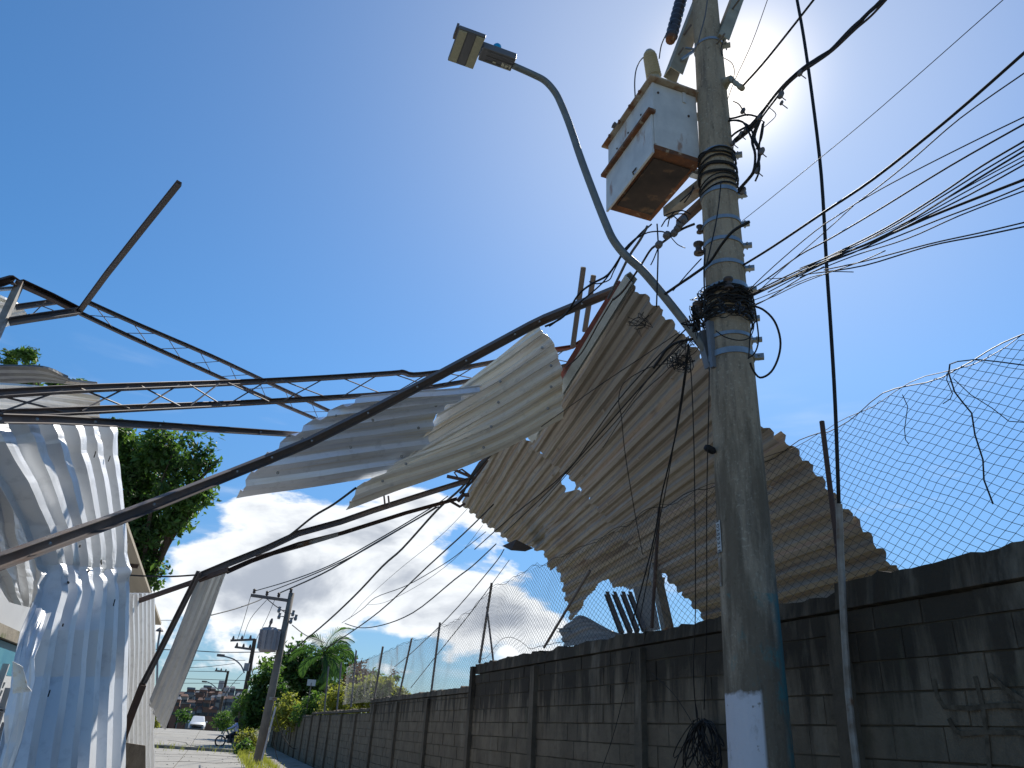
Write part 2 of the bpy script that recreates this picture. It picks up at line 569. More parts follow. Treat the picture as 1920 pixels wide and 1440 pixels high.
# ragged coping and ring beam
for a, b_, zt, th in ((-3, 4.53, 2.57, .19), (4.535, 7.4, 2.57, .12), (7.405, 10.4, 2.57, .14), (10.405, 13.4, 2.57, .16), (13.5, 23.4, 2.28, .10), (23.5, 38, 2.06, .08), (38.05, 64, 1.96, .07)):
    mb = MB(); n = int((b_ - a) / .09)
    for q in range(n + 1):
        yy = a + (b_ - a) * q / n
        t = th + .03 * noise.noise((yy * 2.1, 0, 3)) + .03 * noise.noise((yy * 7., 2., 3)) + .010 * random.uniform(-1, 1)
        xo = .012 + .008 * noise.noise((yy * 1.5, 5, 0)) + (.015 if a < 0 else 0)
        xi = WX - xo; xb = WX + WT + .02
        mb.v += [(xi, yy, zt), (xb, yy, zt), (xb - .02, yy, zt + t + .01 * random.random()), (xi + .03 * random.random(), yy, zt + t)]
        if q:
            i = (q - 1) * 4
            for j in range(4): mb.f.append((i + j, i + (j + 1) % 4, i + 4 + (j + 1) % 4, i + 4 + j))
    mb.f += [(3, 2, 1, 0), (n * 4, n * 4 + 1, n * 4 + 2, n * 4 + 3)]
    mb.build('coping', m_beam, wall)
for yy in [1.5, 4.54, 7.47, 10.5, 13.45] + frange(16.5, 60, 3.0):
    zt = wall_top(yy - .3) if yy != 13.45 else 2.72
    mb = MB(); lean = random.uniform(-.01, .01)
    mb.hexa([(WX - .07, yy - .085, 0), (WX + .001, yy - .085, 0), (WX + .001, yy + .085, 0), (WX - .07, yy + .085, 0)],
            [(WX - .065, yy - .075 + lean, zt - .03), (WX + .001, yy - .075 + lean, zt - .03), (WX + .001, yy + .075 + lean, zt - .03), (WX - .065, yy + .075 + lean, zt - .03)])
    mb.build('pilaster', m_beam, wall)

# faded spray-paint strokes
m_spray = material('faded_spray_paint', (.075, .062, .045), (.135, .110, .080), rough=1, spec=0, scale=16, mix_lo=.42, mix_hi=.58)
for q_, pl in enumerate(([(1828, 1268), (1836, 1300), (1843, 1328), (1850, 1380), (1856, 1450)], [(1750, 1274), (1757, 1305), (1769, 1325), (1820, 1328), (1870, 1322), (1925, 1324)],
           [(1855, 1264), (1885, 1292), (1925, 1318)], [(1779, 1347), (1788, 1366), (1801, 1376), (1850, 1372), (1925, 1374)])):
    mb = MB(); pts = [onX(a, b_, WX - .011 - .0012 * q_) for a, b_ in pl]
    mb.sweep(pts, [(-.001, -.014), (.001, -.014), (.001, .014), (-.001, .014)], up=(0, 0, 1)); mb.build('paint_stroke', m_spray, wall)

# ------------------------------------------------------------------ chain-link fence on the wall
fence = thing('chain_link_fence', 'sagging black chain-link fence with leaning rusty posts on top of the block wall', 'fence', (WX + .07, 8, 2.7))
FX = WX + .07


def fence_top(y):
    if y < 9.2: return 3.985 + .02 * math.sin(y * 1.9) + .012 * math.sin(y * 5.3)
    if y < 10.6: return 3.95
    if y < 13.0: return 4.0
    if y < 16.2: return 3.98 - .33 * math.sin((y - 13.0) / 3.2 * PI * .62) ** .8
    if y < 19: return 3.66 - .12 * math.sin((y - 16.2) / 2.8 * PI)
    return 3.62


def fence_warp(y, z):
    w = .10 * noise.noise((y * .45, z * .7, 1.0)) + .045 * noise.noise((y * 1.4, z * 1.9, 4.0))
    return Vector((FX + w * (1 if y > 7 else .7), y + .05 * noise.noise((y * .9, z * 1.1, 9.0)) + .012 * noise.noise((y * 5, z * 5, 2.)),
                   z + .02 * noise.noise((y * .8, z * .8, 14.0)) + .012 * noise.noise((y * 6, z * 6, 7.))))


def wire_polys(mb, pts, r):
    n = len(pts); i0 = len(mb.v)
    for k, p in enumerate(pts):
        for a in (0, 2.094, 4.189):
            mb.v.append((p[0] + r * math.cos(a), p[1], p[2] + 1.35 * r * math.sin(a)))
    for k in range(n - 1):
        for j in range(3):
            a = i0 + k * 3 + j; b_ = i0 + k * 3 + (j + 1) % 3
            mb.f.append((a, b_, b_ + 3, a + 3))


mb = MB(); W_ = .052
for c in range(int((30 - 1.2) / W_)):
    yb = 1.2 + c * W_
    pts = []; zz = (2.66 if yb < 13.4 else 2.33)
    top = fence_top(yb); bot_sag = 0
    j = 0
    if 11.2 < yb < 12.9: zz += .28 * math.sin((yb - 11.2) / 1.7 * PI)      # lifted bottom edge
    while zz < top:
        yo = (W_ * .5 if (j + c) % 2 else -W_ * .5) * 1.02
        pts.append(fence_warp(yb + yo, zz)); zz += W_ * .68; j += 1
    r = .0018 if yb < 7 else .0021
    if yb > 20: r = .002
    wire_polys(mb, pts, r)
stuff(mb.build('wire_mesh', MAT['grey_cable'] if False else material('mesh_wire', (.035, .045, .06), rough=.6, metal=.2), fence))
# top wires (twisted, doubled)
for ph, rr in ((0, .0045), (2.0, .0032)):
    pts = [fence_warp(y, fence_top(y)) + Vector((.0, 0, .025 * math.sin(y * 7 + ph) + .02 * noise.noise((y * 3, ph, 0)))) for y in frange(1.2, 30, .12)]
    mb = MB(); mb.tube(pts, rr, 4); mb.build('top_wire', MAT['black_cable'], fence)
pts = [fence_warp(y, 2.80 + (.25 * math.sin((y - 11.0) / 2.0 * PI) if 11 < y < 13 else 0)) for y in frange(9.5, 13.4, .12)]
mb = MB(); mb.tube(pts, .004, 4); mb.build('bottom_wire', MAT['black_cable'], fence)


def post(p_top, p_bot, r, mat, nm='post'):
    mb = MB(); mb.tube([p_bot, p_top], r, 8); return mb.build(nm, mat, fence)


X0 = FX - .03
post(onX(1541, 790, X0), onX(1583, 1130, X0), .020, MAT['brown_steel'])
post(onX(1236, 952, X0), onX(1222, 1178, X0), .019, MAT['brown_steel'])
post(onX(922, 1093, X0), onX(899, 1243, X0), .024, MAT['dark_steel'])
post(onX(913, 1138, X0), onX(925, 1240, X0), .018, MAT['dark_steel'], 'brace')
post(onX(825, 1167, X0), onX(808, 1302, X0), .024, MAT['dark_steel'])
post(onX(772, 1197, X0), onX(748, 1306, X0), .024, MAT['dark_steel'])
post(onX(718, 1212, X0), onX(700, 1320, X0), .030, MAT['dark_steel'])
post(onX(1106, 1070, X0 - .05), onX(1020, 1214, X0 - .05), .018, MAT['dark_steel'], 'brace')
for (a, b_) in ((664, 1256), (636, 1278), (612, 1286)):
    post(onX(a + 4, b_ - 36, X0), onX(a - 6, b_ + 70, X0), .03, MAT['dark_steel'])
# loose wires hanging in the mesh
loose = [[(1781, 683), (1779, 700), (1790, 735), (1803, 752), (1822, 775), (1828, 815), (1843, 862), (1845, 900), (1862, 945)],
         [(1781, 683), (1795, 678), (1830, 674), (1870, 678), (1922, 685)],
         [(1777, 700), (1775, 712), (1786, 738), (1782, 748), (1768, 757)],
         [(1692, 740), (1702, 762), (1696, 805), (1698, 825), (1704, 832)],
         [(1788, 710), (1820, 740), (1860, 765), (1892, 790), (1922, 792)]]
for q, pl in enumerate(loose):
    mb = MB(); mb.tube([onX(a, b_, FX - .04) for a, b_ in pl], (.0052, .0042, .0032, .003, .003)[q], 5)
    mb.build('loose_wire', MAT['black_cable'], fence)

# ------------------------------------------------------------------ main utility pole
PB = Vector((3.35, 4.52, 0.0))
PT = Vector((3.42, 4.50, 11.2))
POLE_R = lambda z: .222 - .0107 * z


def pz(py, px=1375):
    """height on the pole seen at photo row py"""
    r = px_dir(px, py); t = (PB.x * .6 + PB.y * .8) / (r.x * .6 + r.y * .8)
    return 1.6 + r.z * t


ZW = pz(1303, 1405) - .06
ZT_ = pz(1106, 1400)
print('white', ZW, 'teal', ZT_)


def pole_axis(z): return PB.lerp(PT, z / 11.2)


def pole_material():
    m = bpy.data.materials.new('pole_concrete'); m.use_nodes = True
    nt = m.node_tree; b = nt.nodes['Principled BSDF']; N, L = nt.nodes.new, nt.links.new
    b.inputs['Roughness'].default_value = .95; b.inputs['Specular IOR Level'].default_value = .1
    tc = N('ShaderNodeTexCoord')

    def nz(sc, st, det=8):
        mp = N('ShaderNodeMapping'); mp.inputs['Scale'].default_value = st
        L(tc.outputs['Object'], mp.inputs[0])
        n = N('ShaderNodeTexNoise'); n.inputs['Scale'].default_value = sc; n.inputs['Detail'].default_value = det
        n.inputs['Roughness'].default_value = .62
        L(mp.outputs[0], n.inputs['Vector']); return n.outputs[0]

    def mr(v, a, c, d=0., e=1.):
        r = N('ShaderNodeMapRange'); L(v, r.inputs[0])
        for i, q in enumerate((a, c, d, e)): r.inputs[i + 1].default_value = q
        return r.outputs[0]

    def mix(f, a, c):
        x = N('ShaderNodeMix'); x.data_type = 'RGBA'; L(f, x.inputs[0])
        for i, q in ((6, a), (7, c)):
            if isinstance(q, tuple): x.inputs[i].default_value = (*q[:3], 1)
            else: L(q, x.inputs[i])
        return x.outputs[2]

    def mt(op, a, c):
        n = N('ShaderNodeMath'); n.operation = op
        for i, q in enumerate((a, c)):
            if isinstance(q, (int, float)): n.inputs[i].default_value = q
            else: L(q, n.inputs[i])
        return n.outputs[0]
    sep = N('ShaderNodeSeparateXYZ'); L(tc.outputs['Object'], sep.inputs[0])
    X, Y, Z = sep.outputs
    col = mix(mr(nz(5, (1, 1, .3)), .35, .65), (.38, .315, .235), (.28, .23, .17))
    col = mix(mr(nz(7, (2.2, 2.2, .18)), .52, .70, 0, .75), col, (.12, .105, .09))
    col = mix(mr(nz(45, (1, 1, 1), 4), .56, .66, 0, .55), col, (.46, .42, .33))
    col = mix(mr(nz(30, (1, 1, .6), 6), .58, .70, 0, .6), col, (.10, .09, .065))
    grime = mt('ADD', nz(4, (1.6, 1.6, .25)), mr(Z, 2.2, 5.2, .16, -.06))
    col = mix(mr(grime, .52, .66, 0, .7), col, (.10, .08, .058))
    # direction on the shaft: + towards the viewer's left side of the pole
    side = mt('ADD', mt('MULTIPLY', X, -.80), mt('MULTIPLY', Y, .60))
    # turquoise paint, worn
    tz = mt('MULTIPLY', mr(Z, ZT_ - .05, ZT_, 1, 0), mr(Z, 1.4, 1.6, .3, 1))
    tq = mt('ADD', mt('MULTIPLY', nz(3.2, (1, 1, .55)), tz), mr(side, -.19, -.05, .10, 0.0))
    tq = mt('MULTIPLY', mr(tq, .54, .62), tz)
    tq = mt('MULTIPLY', tq, mr(nz(24, (1, 1, .6), 5), .42, .58, .05, .6))
    col = mix(tq, col, (.035, .23, .25))
    tq2 = mt('MULTIPLY', mr(side, -.20, -.165, 1., 0.), mt('MULTIPLY', tz, mr(nz(4, (1, 1, .6)), .40, .55, 0., .85)))
    col = mix(tq2, col, (.06, .19, .21))
    # whitewashed band
    edge = mt('ADD', mt('MULTIPLY', nz(9, (1, 1, 1), 5), .12), ZW)
    wz = mt('MULTIPLY', mr(mt('SUBTRACT', edge, Z), -.012, .012), mr(side, -.055, -.035))
    worn = mr(nz(16, (1, 1, 1), 9), .62, .68, 1., .25)
    worn2 = mr(nz(5, (1, 1, .6), 9), .60, .72, 1., .35)
    col = mix(mt('MULTIPLY', mt('MULTIPLY', wz, worn), worn2), col, (.62, .61, .64))
    L(col, b.inputs['Base Color'])
    bp = N('ShaderNodeBump'); bp.inputs['Strength'].default_value = .5; bp.inputs['Distance'].default_value = .015
    L(nz(26, (1, 1, .7), 6), bp.inputs['Height']); L(bp.outputs[0], b.inputs['Normal'])
    return m


pole = thing('utility_pole', 'tall concrete utility pole with whitewashed foot carrying the white box transformer', 'utility pole', PB)
mb = MB(); zs = frange(0, 11.2, .35); SD = 40
for k, z in enumerate(zs):
    c = pole_axis(z)
    for j in range(SD):
        a = 2 * PI * j / SD; r = POLE_R(z) + .0035 * noise.noise((math.cos(a) * 2, math.sin(a) * 2, z * 1.3))
        mb.v.append((c.x + r * math.cos(a), c.y + r * math.sin(a), z))
    if k:
        for j in range(SD):
            a = (k - 1) * SD + j; b_ = (k - 1) * SD + (j + 1) % SD
            mb.f.append((a, b_, b_ + SD, a + SD))
mb.f.append(tuple((len(zs) - 1) * SD + j for j in range(SD)))
mb.build('shaft', pole_material(), pole, smooth=True)


def ring(z, h=.045, dr=.006, mat='galvanised', name='steel_band', tilt=0.0, nut=True):
    mb = MB(); c = pole_axis(z); r0 = POLE_R(z) + .003; r1 = r0 + dr; n = 36
    for j in range(n):
        a = 2 * PI * j / n
        dzz = tilt * math.cos(a)
        for rr, zz in ((r0, -h / 2), (r1, -h / 2), (r1, h / 2), (r0, h / 2)):
            mb.v.append((c.x + rr * math.cos(a), c.y + rr * math.sin(a), z + zz + dzz))
    for j in range(n):
        i = j * 4; q = ((j + 1) % n) * 4
        for e in range(4): mb.f.append((i + e, q + e, q + (e + 1) % 4, i + (e + 1) % 4))
    if nut:
        rgt = Vector((.80, -.60, 0))
        pp = c + rgt * (r1 + .03); pp.z = z
        mb.box(pp, (.075, .05, h * .8), Matrix.Rotation(math.atan2(-.6, .8), 3, 'Z'))
        mb.tube([pp + Vector((-.03, -.035, 0)), pp + Vector((.03, .045, 0))], .008, 6)
    return mb.build(name, MAT[mat], pole)


for py, h in ((672, .05), (640, .03), (600, .04), (545, .04), (505, .035), (462, .035), (421, .035), (366, .04), (290, .04), (80, .03)):
    ring(pz(py), h, .007, tilt=random.uniform(-.01, .01))
mb = MB()
for (py, n) in ((600, 4), (575, 5), (560, 3), (300, 4), (330, 5), (350, 3)):
    z = pz(py)
    for q in range(n):
        zz = z + random.uniform(-.06, .06); r = POLE_R(zz) + .012 + .012 * random.random()
        ph = random.uniform(0, 6.28); tl = random.uniform(.01, .06)
        c = pole_axis(zz)
        mb.tube([(c.x + r * math.cos(a), c.y + r * math.sin(a), zz + tl * math.sin(a + ph) + .01 * math.sin(3 * a + ph)) for a in [2 * PI * e / 28 for e in range(29)]], .006 + .004 * random.random(), 5)
stuff(mb.build('cable_wrapping', MAT['black_cable'], pole))
# number plate strapped to the shaft
m_plate = material('plate_paint', (.55, .58, .60), (.45, .48, .5), rough=.5)
m_ink = material('plate_ink', (.06, .065, .07), rough=.6)
zt, zb = pz(982, 1362), pz(1040, 1364)
nrm_dir = (Vector((0, 0, 0)) - PB); nrm_dir.z = 0; nrm_dir.normalize()
lft = Vector((-nrm_dir.y, nrm_dir.x, 0)); 
lft = lft if lft.x < 0 else -lft
ang_d = (nrm_dir * .42 + lft * .905).normalized()
zc = (zt + zb) / 2; cc = pole_axis(zc) + ang_d * (POLE_R(zc) + .006)
tx = Vector((-ang_d.y, ang_d.x, 0))
mb = MB(); rot = Matrix((tx, ang_d, Vector((0, 0, 1)))).transposed()
mb.box(cc, (.065, .004, zt - zb), rot)
plate = mb.build('number_plate', m_plate, pole)
xdir = Vector((0, 0, -1))
text_mesh('10255318', .062, m_ink, plate, cc + ang_d * .004, xdir, ang_d.cross(xdir), depth=.0008)
mb = MB(); mb.box(cc + Vector((-.01, 0, -(zt - zb) / 2 - .14)), (.022, .006, .2), rot); mb.build('plate_strap', MAT['worn_steel'], pole)
# ------------------------------------------------------------------ transformer on the pole
m_tpaint = material('transformer_paint', (.62, .62, .60), (.50, .50, .49), rough=.45, scale=5, c3=(.30, .15, .07), c3_scale=6, c3_lo=.61, c3_hi=.70,
                    c3_amt=.8, stretch3=(1, 1, .35), bump=.08)
m_rust = material('rusty_steel', (.22, .085, .035), (.10, .05, .03), rough=.9, scale=9, c3=(.45, .36, .24), c3_scale=12, c3_lo=.58, c3_hi=.68, c3_amt=.7, bump=.3)
m_rim = material('rust_edged_paint', (.46, .42, .34), (.36, .27, .18), rough=.7, scale=7, c3=(.22, .09, .035), c3_scale=5, c3_lo=.46, c3_hi=.62, bump=.2)
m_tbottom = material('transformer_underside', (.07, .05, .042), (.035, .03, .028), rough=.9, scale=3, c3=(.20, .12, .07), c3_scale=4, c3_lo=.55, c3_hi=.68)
m_porc = material('porcelain', (.42, .38, .27), (.34, .30, .20), rough=.3)
TX0, TX1, TY0, TY1, TZ0, TZ1 = 2.77, 3.255, 4.57, 5.50, 6.50, 7.34
tr = thing('transformer', 'white rust-streaked box transformer hung high on the utility pole', 'transformer', (TX0, TY0, TZ0))
mb = MB(); mb.box(((TX0 + TX1) / 2, (TY0 + TY1) / 2, (TZ0 + TZ1) / 2 + .03), (TX1 - TX0, TY1 - TY0, TZ1 - TZ0 - .06)); mb.build('tank', m_tpaint, tr, bevel=.006)
mb = MB(); mb.box(((TX0 + TX1) / 2, (TY0 + TY1) / 2, TZ0 + .03), (TX1 - TX0 + .012, TY1 - TY0 + .012, .05)); mb.build('bottom_rim', m_rust, tr)
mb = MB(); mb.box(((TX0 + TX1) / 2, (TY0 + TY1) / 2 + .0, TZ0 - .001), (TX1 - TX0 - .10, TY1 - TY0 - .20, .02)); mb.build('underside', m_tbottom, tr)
mb = MB(); mb.box(((TX0 + TX1) / 2, (TY0 + TY1) / 2, TZ1 + .018), (TX1 - TX0 + .10, TY1 - TY0 + .12, .022)); mb.build('lid', m_rim, tr, bevel=.004)
mb = MB(); mb.box(((TX0 + TX1) / 2, (TY0 + TY1) / 2, TZ1 + .046), (TX1 - TX0 + .03, TY1 - TY0 + .04, .018)); mb.build('lid_plate', m_tpaint, tr, bevel=.003)
mb = MB(); mb.box((TX0 - .03, (TY0 + TY1) / 2 + .0, TZ0 + .44), (.075, TY1 - TY0 + .07, .035)); mb.build('ledge', m_rust, tr)
mb = MB(); mb.box((TX0 - .012, (TY0 + TY1) / 2 - .0, TZ0 + .19), (.02, TY1 - TY0, .46)); mb.build('fin_panel', m_tpaint, tr)
for (x, y) in ((TX0 + .05, TY0 + .03), (TX0 + .30, TY0 + .30)):
    rings = [(0, .06), (.05, .055)]
    for q in range(9): rings += [(.06 + q * .03, .076 - q * .001), (.075 + q * .03, .062 - q * .001)]
    rings += [(.33, .06), (.37, .035)]
    mb = MB(); mb.lathe((x, y, TZ1 + .055), (-.18, -.05, 1), rings, 16); mb.build('bushing', m_porc, tr)
mb = MB(); mb.tube([(TX0 + .12, TY0 + .02, TZ1 + .10), (TX0 + .30, TY0 + .02, TZ1 + .12), (TX0 + .30, TY0 + .12, TZ1 + .05)], .012, 6); mb.build('bracket', m_rust, tr)
for y in (TY0 + .1, TY0 + .3, TY0 + .52, TY0 + .74):
    mb = MB(); mb.box((TX0 - .05, y + .06, TZ1 + .0), (.02, .02, .04)); mb.build('lid_clamp', m_rust, tr)
mb = MB(); mb.lathe((TX0 - .07, TY0 + .62, TZ1 - .03), (-1, 0, .3), [(0, .03), (.03, .035), (.035, .02)], 12); mb.build('valve', MAT['dark_steel'], tr)
mb = MB(); mb.box((TX1 - .14, TY0 - .006, TZ1 - .07), (.035, .01, .13)); mb.build('paint_drip', m_tpaint, tr)
for (x, z) in ((TX0 + .06, .72), (TX1 - .10, .55)):
    mb = MB(); mb.lathe((x, TY0 - .001, TZ0 + z), (0, -1, 0), [(0, .012), (.008, .012), (.010, .006)], 8); mb.build('bolt', MAT['brown_steel'], tr)
mb = MB(); mb.box((TX0 + .012, TY0 - .003, (TZ0 + TZ1) / 2 + .03), (.022, .008, TZ1 - TZ0 - .08)); mb.build('corner_strip', m_tpaint, tr)
for yy in (.22, .48, .72):
    mb = MB(); mb.lathe((TX0 - .001, TY0 + yy, TZ0 + .62), (-1, 0, 0), [(0, .010), (.008, .010), (.010, .005)], 8); mb.build('bolt', MAT['brown_steel'], tr)
mb = MB(); mb.tube([(TX0 - .02, TY0 + .3, TZ0 + .02), (TX0 - .05, TY0 + .32, TZ0 - .03), (TX0 - .02, TY0 + .36, TZ0 - .01)], .008, 6); mb.build('drain_hook', MAT['brown_steel'], tr)
# hanging hooks to the pole
mb = MB(); mb.box((3.36, 4.72, TZ0 + .02), (.24, .07, .07)); mb.build('hanger', MAT['galvanised'], tr, bevel=.004)
mb = MB(); mb.box((3.31, 4.70, TZ1 - .1), (.16, .05, .06)); mb.build('hanger', MAT['galvanised'], tr, bevel=.004)
mb = MB()
mb.box((3.30, 4.86, TZ0 - .14), (.10, .62, .10), Matrix.Rotation(R(10), 3, 'Z')); mb.build('support_beam', MAT['worn_steel'], tr, bevel=.004)
mb = MB()
mb.box((3.42, 4.90, TZ0 - .2), (.07, .6, .07), Matrix.Rotation(R(4), 3, 'Z')); mb.build('support_beam', MAT['brown_steel'], tr, bevel=.004)

# ------------------------------------------------------------------ crossarm frame at the top of the pole


def bar(name, a, b_, w, h, mat, parent, up=(0, 0, 1)):
    mb = MB(); mb.sweep([a, b_], [(-w / 2, -h / 2), (w / 2, -h / 2), (w / 2, h / 2), (-w / 2, h / 2)], up=up)
    return mb.build(name, mat, parent)


def channel_prof(w, h, t=.006):
    """C section"""
    return [(-w / 2, -h / 2), (w / 2, -h / 2), (w / 2, -h / 2 + t), (-w / 2 + t, -h / 2 + t), (-w / 2 + t, h / 2 - t), (w / 2, h / 2 - t), (w / 2, h / 2), (-w / 2, h / 2)]


def chan(name, pts, w, h, mat, parent, up=(0, 0, 1), t=.006):
    mb = MB(); mb.sweep(pts, channel_prof(w, h, t), up=up)
    return mb.build(name, mat, parent)


m_arm = material('weathered_crossarm', (.34, .32, .25), (.25, .23, .18), rough=.8, scale=5, stretch=(1, 1, 1), bump=.2)
ca = thing('crossarm_bracket', 'pair of pale sloping support arms bolted to the top of the utility pole', 'pole bracket', pole_axis(8.2))
A = [(1268, 150, 5.3), (1320, -12, 5.9)]
a0 = onY(1262, 142, 4.72); a1 = onY(1322, -20, 4.95)
chan('arm', [a0, a1], .15, .13, m_arm, ca, up=(0, -1, 0))
b0 = onY(1352, 78, 4.38); b1 = onY(1392, -30, 4.55)
chan('arm', [b0, b1], .12, .11, m_arm, ca, up=(0, -1, 0))
for (px_, py_, yy) in ((1290, 55, 4.66), (1275, 98, 4.66), (1380, 8, 4.34), (1352, 72, 4.30), (1310, 10, 4.80)):
    p = onY(px_, py_, yy); mb = MB(); mb.tube([p + Vector((0, -.06, 0)), p + Vector((0, .22, 0))], .011, 6); mb.build('bolt', MAT['dark_steel'], ca)
bar('stay', onY(1277, 112, 4.66), onY(1306, 92, 4.60), .025, .02, MAT['galvanised'], ca)
bar('stay', onY(1285, 90, 4.66), onY(1310, 94, 4.60), .018, .016, MAT['galvanised'], ca)
# cut-out fuse / arrester hanging from the left arm
cf = thing('fuse_cutout', 'dark ribbed fuse cutout with rusty end hanging left of the pole top', 'fuse cutout', onY(1262, 70, 4.7))
p0, p1 = onY(1258, 72, 4.62), onY(1283, -25, 4.78)
ax = (p1 - p0); Ln = ax.length
rings = [(0, .04)]
for q in range(9): rings += [(Ln * (.04 + q * .1), .066), (Ln * (.09 + q * .1), .052)]
rings += [(Ln, .05)]
mb = MB(); mb.lathe(p0, ax, rings, 16); mb.build('fuse_body', material('fuse_brown', (.035, .03, .032), (.05, .04, .038), rough=.4), cf)
mb = MB(); mb.lathe(p0 - ax.normalized() * .05, ax, [(0, .02), (.01, .05), (.06, .055), (.07, .03)], 12)
mb.tube([p0 - ax.normalized() * .09, p0], .012, 6); mb.build('rusty_cap', m_rust, cf)
# side insulator fitting on the right
ins = thing('strain_insulator', 'pale strain insulator holding the thick cable right of the pole', 'insulator', onX(1372, 150, 3.5))
mb = MB(); mb.tube([onX(1352, 175, 3.46), onX(1362, 152, 3.46), onX(1370, 148, 3.46)], [.04, .045, .035], 10)
mb.build('clamp', m_arm, ins, smooth=True)
i0 = onX(1370, 148, 3.46); i1 = onX(1392, 166, 3.46)
mb = MB(); Ln = (i1 - i0).length
mb.lathe(i0, i1 - i0, [(0, .02), (Ln * .2, .026), (Ln * .3, .02), (Ln * .5, .026), (Ln * .6, .02), (Ln * .8, .028), (Ln, .026)], 12); mb.build('insulator_body', m_arm, ins, smooth=True)

# spool insulators either side of the shaft
m_spool = material('spool_insulator', (.05, .035, .03), (.08, .06, .05), rough=.5)


def spool(px_, py_, xx, label, w=.09, h=.11):
    p = onX(px_, py_, xx)
    t = thing('spool_insulator', label, 'insulator', p, 'spool insulators on the utility pole')
    mb = MB(); mb.lathe(p - Vector((0, 0, h / 2)), (0, 0, 1), [(0, w * .5), (h * .15, w * .5), (h * .35, w * .3), (h * .65, w * .3), (h * .85, w * .5), (h, w * .5)], 14)
    mb.build('spool', m_spool, t)
    mb = MB(); q = pole_axis(p.z); d = (q - p); d.z = 0
    mb.tube([p + Vector((0, 0, h * .6)), p + Vector((0, 0, -h * .6))], .009, 6)
    for s in (-.55, .55): mb.tube([p + Vector((0, 0, h * s)), p + Vector((0, 0, h * s)) + d * .9], .008, 5)
    mb.build('spool_frame', MAT['dark_steel'], t)


spool(1310, 466, 3.22, 'spool insulator left of the shaft beside the middle steel bands')
spool(1312, 430, 3.22, 'small spool insulator left of the shaft just below the transformer', .06, .07)
spool(1389, 473, 3.52, 'spool insulator on the right edge of the shaft below the diagonal cable end', .06, .08)
spool(1310, 580, 3.20, 'dark spool insulator at the left edge of the cable knot above the lamp arm', .10, .12)
spool(1405, 582, 3.50, 'dark spool insulator at the right edge of the cable knot', .09, .08)
spool(1366, 532, 3.28, 'ring-topped spool insulator on the front of the shaft above the cable knot', .08, .10)

# ------------------------------------------------------------------ street lamp
lamp = thing('street_lamp', 'grey street lamp on a long curved arm clamped to the utility pole', 'street lamp', onY(1335, 660, 4.55))
YL = 4.62
path = [(1340, 672), (1322, 655), (1290, 612), (1245, 555), (1205, 508), (1172, 478), (1150, 450), (1136, 420), (1118, 375), (1090, 300), (1068, 235), (1052, 195), (1040, 172), (1022, 152), (1000, 140), (962, 123)]
pp = [onY(a, b_, YL) for a, b_ in path]


def smooth_path(pts, n=5):
    out = []
    for i in range(len(pts) - 1):
        p0 = pts[max(i - 1, 0)]; p1 = pts[i]; p2 = pts[i + 1]; p3 = pts[min(i + 2, len(pts) - 1)]
        for k in range(n):
            t = k / n
            out.append(.5 * ((2 * p1) + (p2 - p0) * t + (2 * p0 - 5 * p1 + 4 * p2 - p3) * t * t + (3 * p1 - p0 - 3 * p2 + p3) * t ** 3))
    out.append(pts[-1]); return out


mb = MB(); sp = smooth_path(pp); mb.tube(sp, [.037 - .008 * k / len(sp) for k in range(len(sp))], 16)
mb.build('arm', material('lamp_arm_grey', (.17, .19, .20), (.13, .145, .15), rough=.5, metal=.3, scale=10), lamp, smooth=True)
# bracket plate
b0, b1, b2, b3 = onY(1310, 622, YL - .03), onY(1345, 606, YL - .13), onY(1348, 690, YL - .13), onY(1326, 690, YL - .03)
mb = MB()
k0 = onY(1332, 604, YL - .12); k1 = onY(1341, 690, YL - .12)
mb.sweep([k0, k1], [(-.035, -.02), (.035, -.02), (.035, .02), (-.035, .02)], up=(0, 1, 0)); mb.build('bracket', MAT['dull_galv'], lamp)
mb = MB()
q = [onY(1308, 624, YL), onY(1334, 616, YL), onY(1336, 688, YL), onY(1326, 690, YL)]
th = Vector((0, .035, 0)); mb.hexa([v - th for v in q], [v + th for v in q]); mb.build('gusset', MAT['dull_galv'], lamp)
# head: driver box, led tile
hd = (onY(855, 68, YL) - onY(962, 123, YL))
e1 = onY(962, 120, YL)
ux = Vector((-1, 0, .03)).normalized(); uy = Vector((0, 1, 0)); uz = Vector((.03, 0, 1)).normalized()
rot = Matrix((ux, uy, uz)).transposed()
m_lampbody = material('lamp_body', (.15, .15, .16), (.12, .12, .13), rough=.5)
m_led = material('led_lens', (.42, .40, .28), (.34, .33, .24), rough=.35, scale=60)
mb = MB(); mb.box(e1 + ux * .15 + uz * .02, (.31, .15, .075), rot); mb.build('driver_box', m_lampbody, lamp, bevel=.008)
for s in (-.05, 0, .05):
    mb = MB(); mb.box(e1 + ux * .13 + uy * s + uz * -.021, (.24, .008, .008), rot); mb.build('rib', m_lampbody, lamp)
tc_ = e1 + ux * .43 + uy * .03 + uz * .03
mb = MB(); mb.box(tc_, (.24, .37, .04), rot); mb.build('led_housing', m_lampbody, lamp, bevel=.006)
for s in (-.078, .078):
    mb = MB(); mb.box(tc_ + ux * s - uz * .024, (.07, .345, .014), rot); mb.build('led_strip', m_led, lamp)
mb = MB(); mb.box(tc_ - uz * .023, (.07, .35, .010), rot); mb.build('centre_panel', m_lampbody, lamp)
mb = MB(); mb.box(tc_ + ux * .13 - uy * .11 + uz * .02, (.02, .13, .05), rot); mb.build('end_fin', MAT['dark_steel'], lamp)
mb = MB(); mb.lathe(e1 + ux * .17 - uy * .03 + uz * .055, uz, [(0, .04), (.02, .042), (.05, .038), (.075, .02)], 14)
mb.build('photocell', material('photocell_cyan', (.0, .32, .62), rough=.2), lamp, smooth=True)
m_stick = material('sticker', (.55, .53, .42), rough=.6)
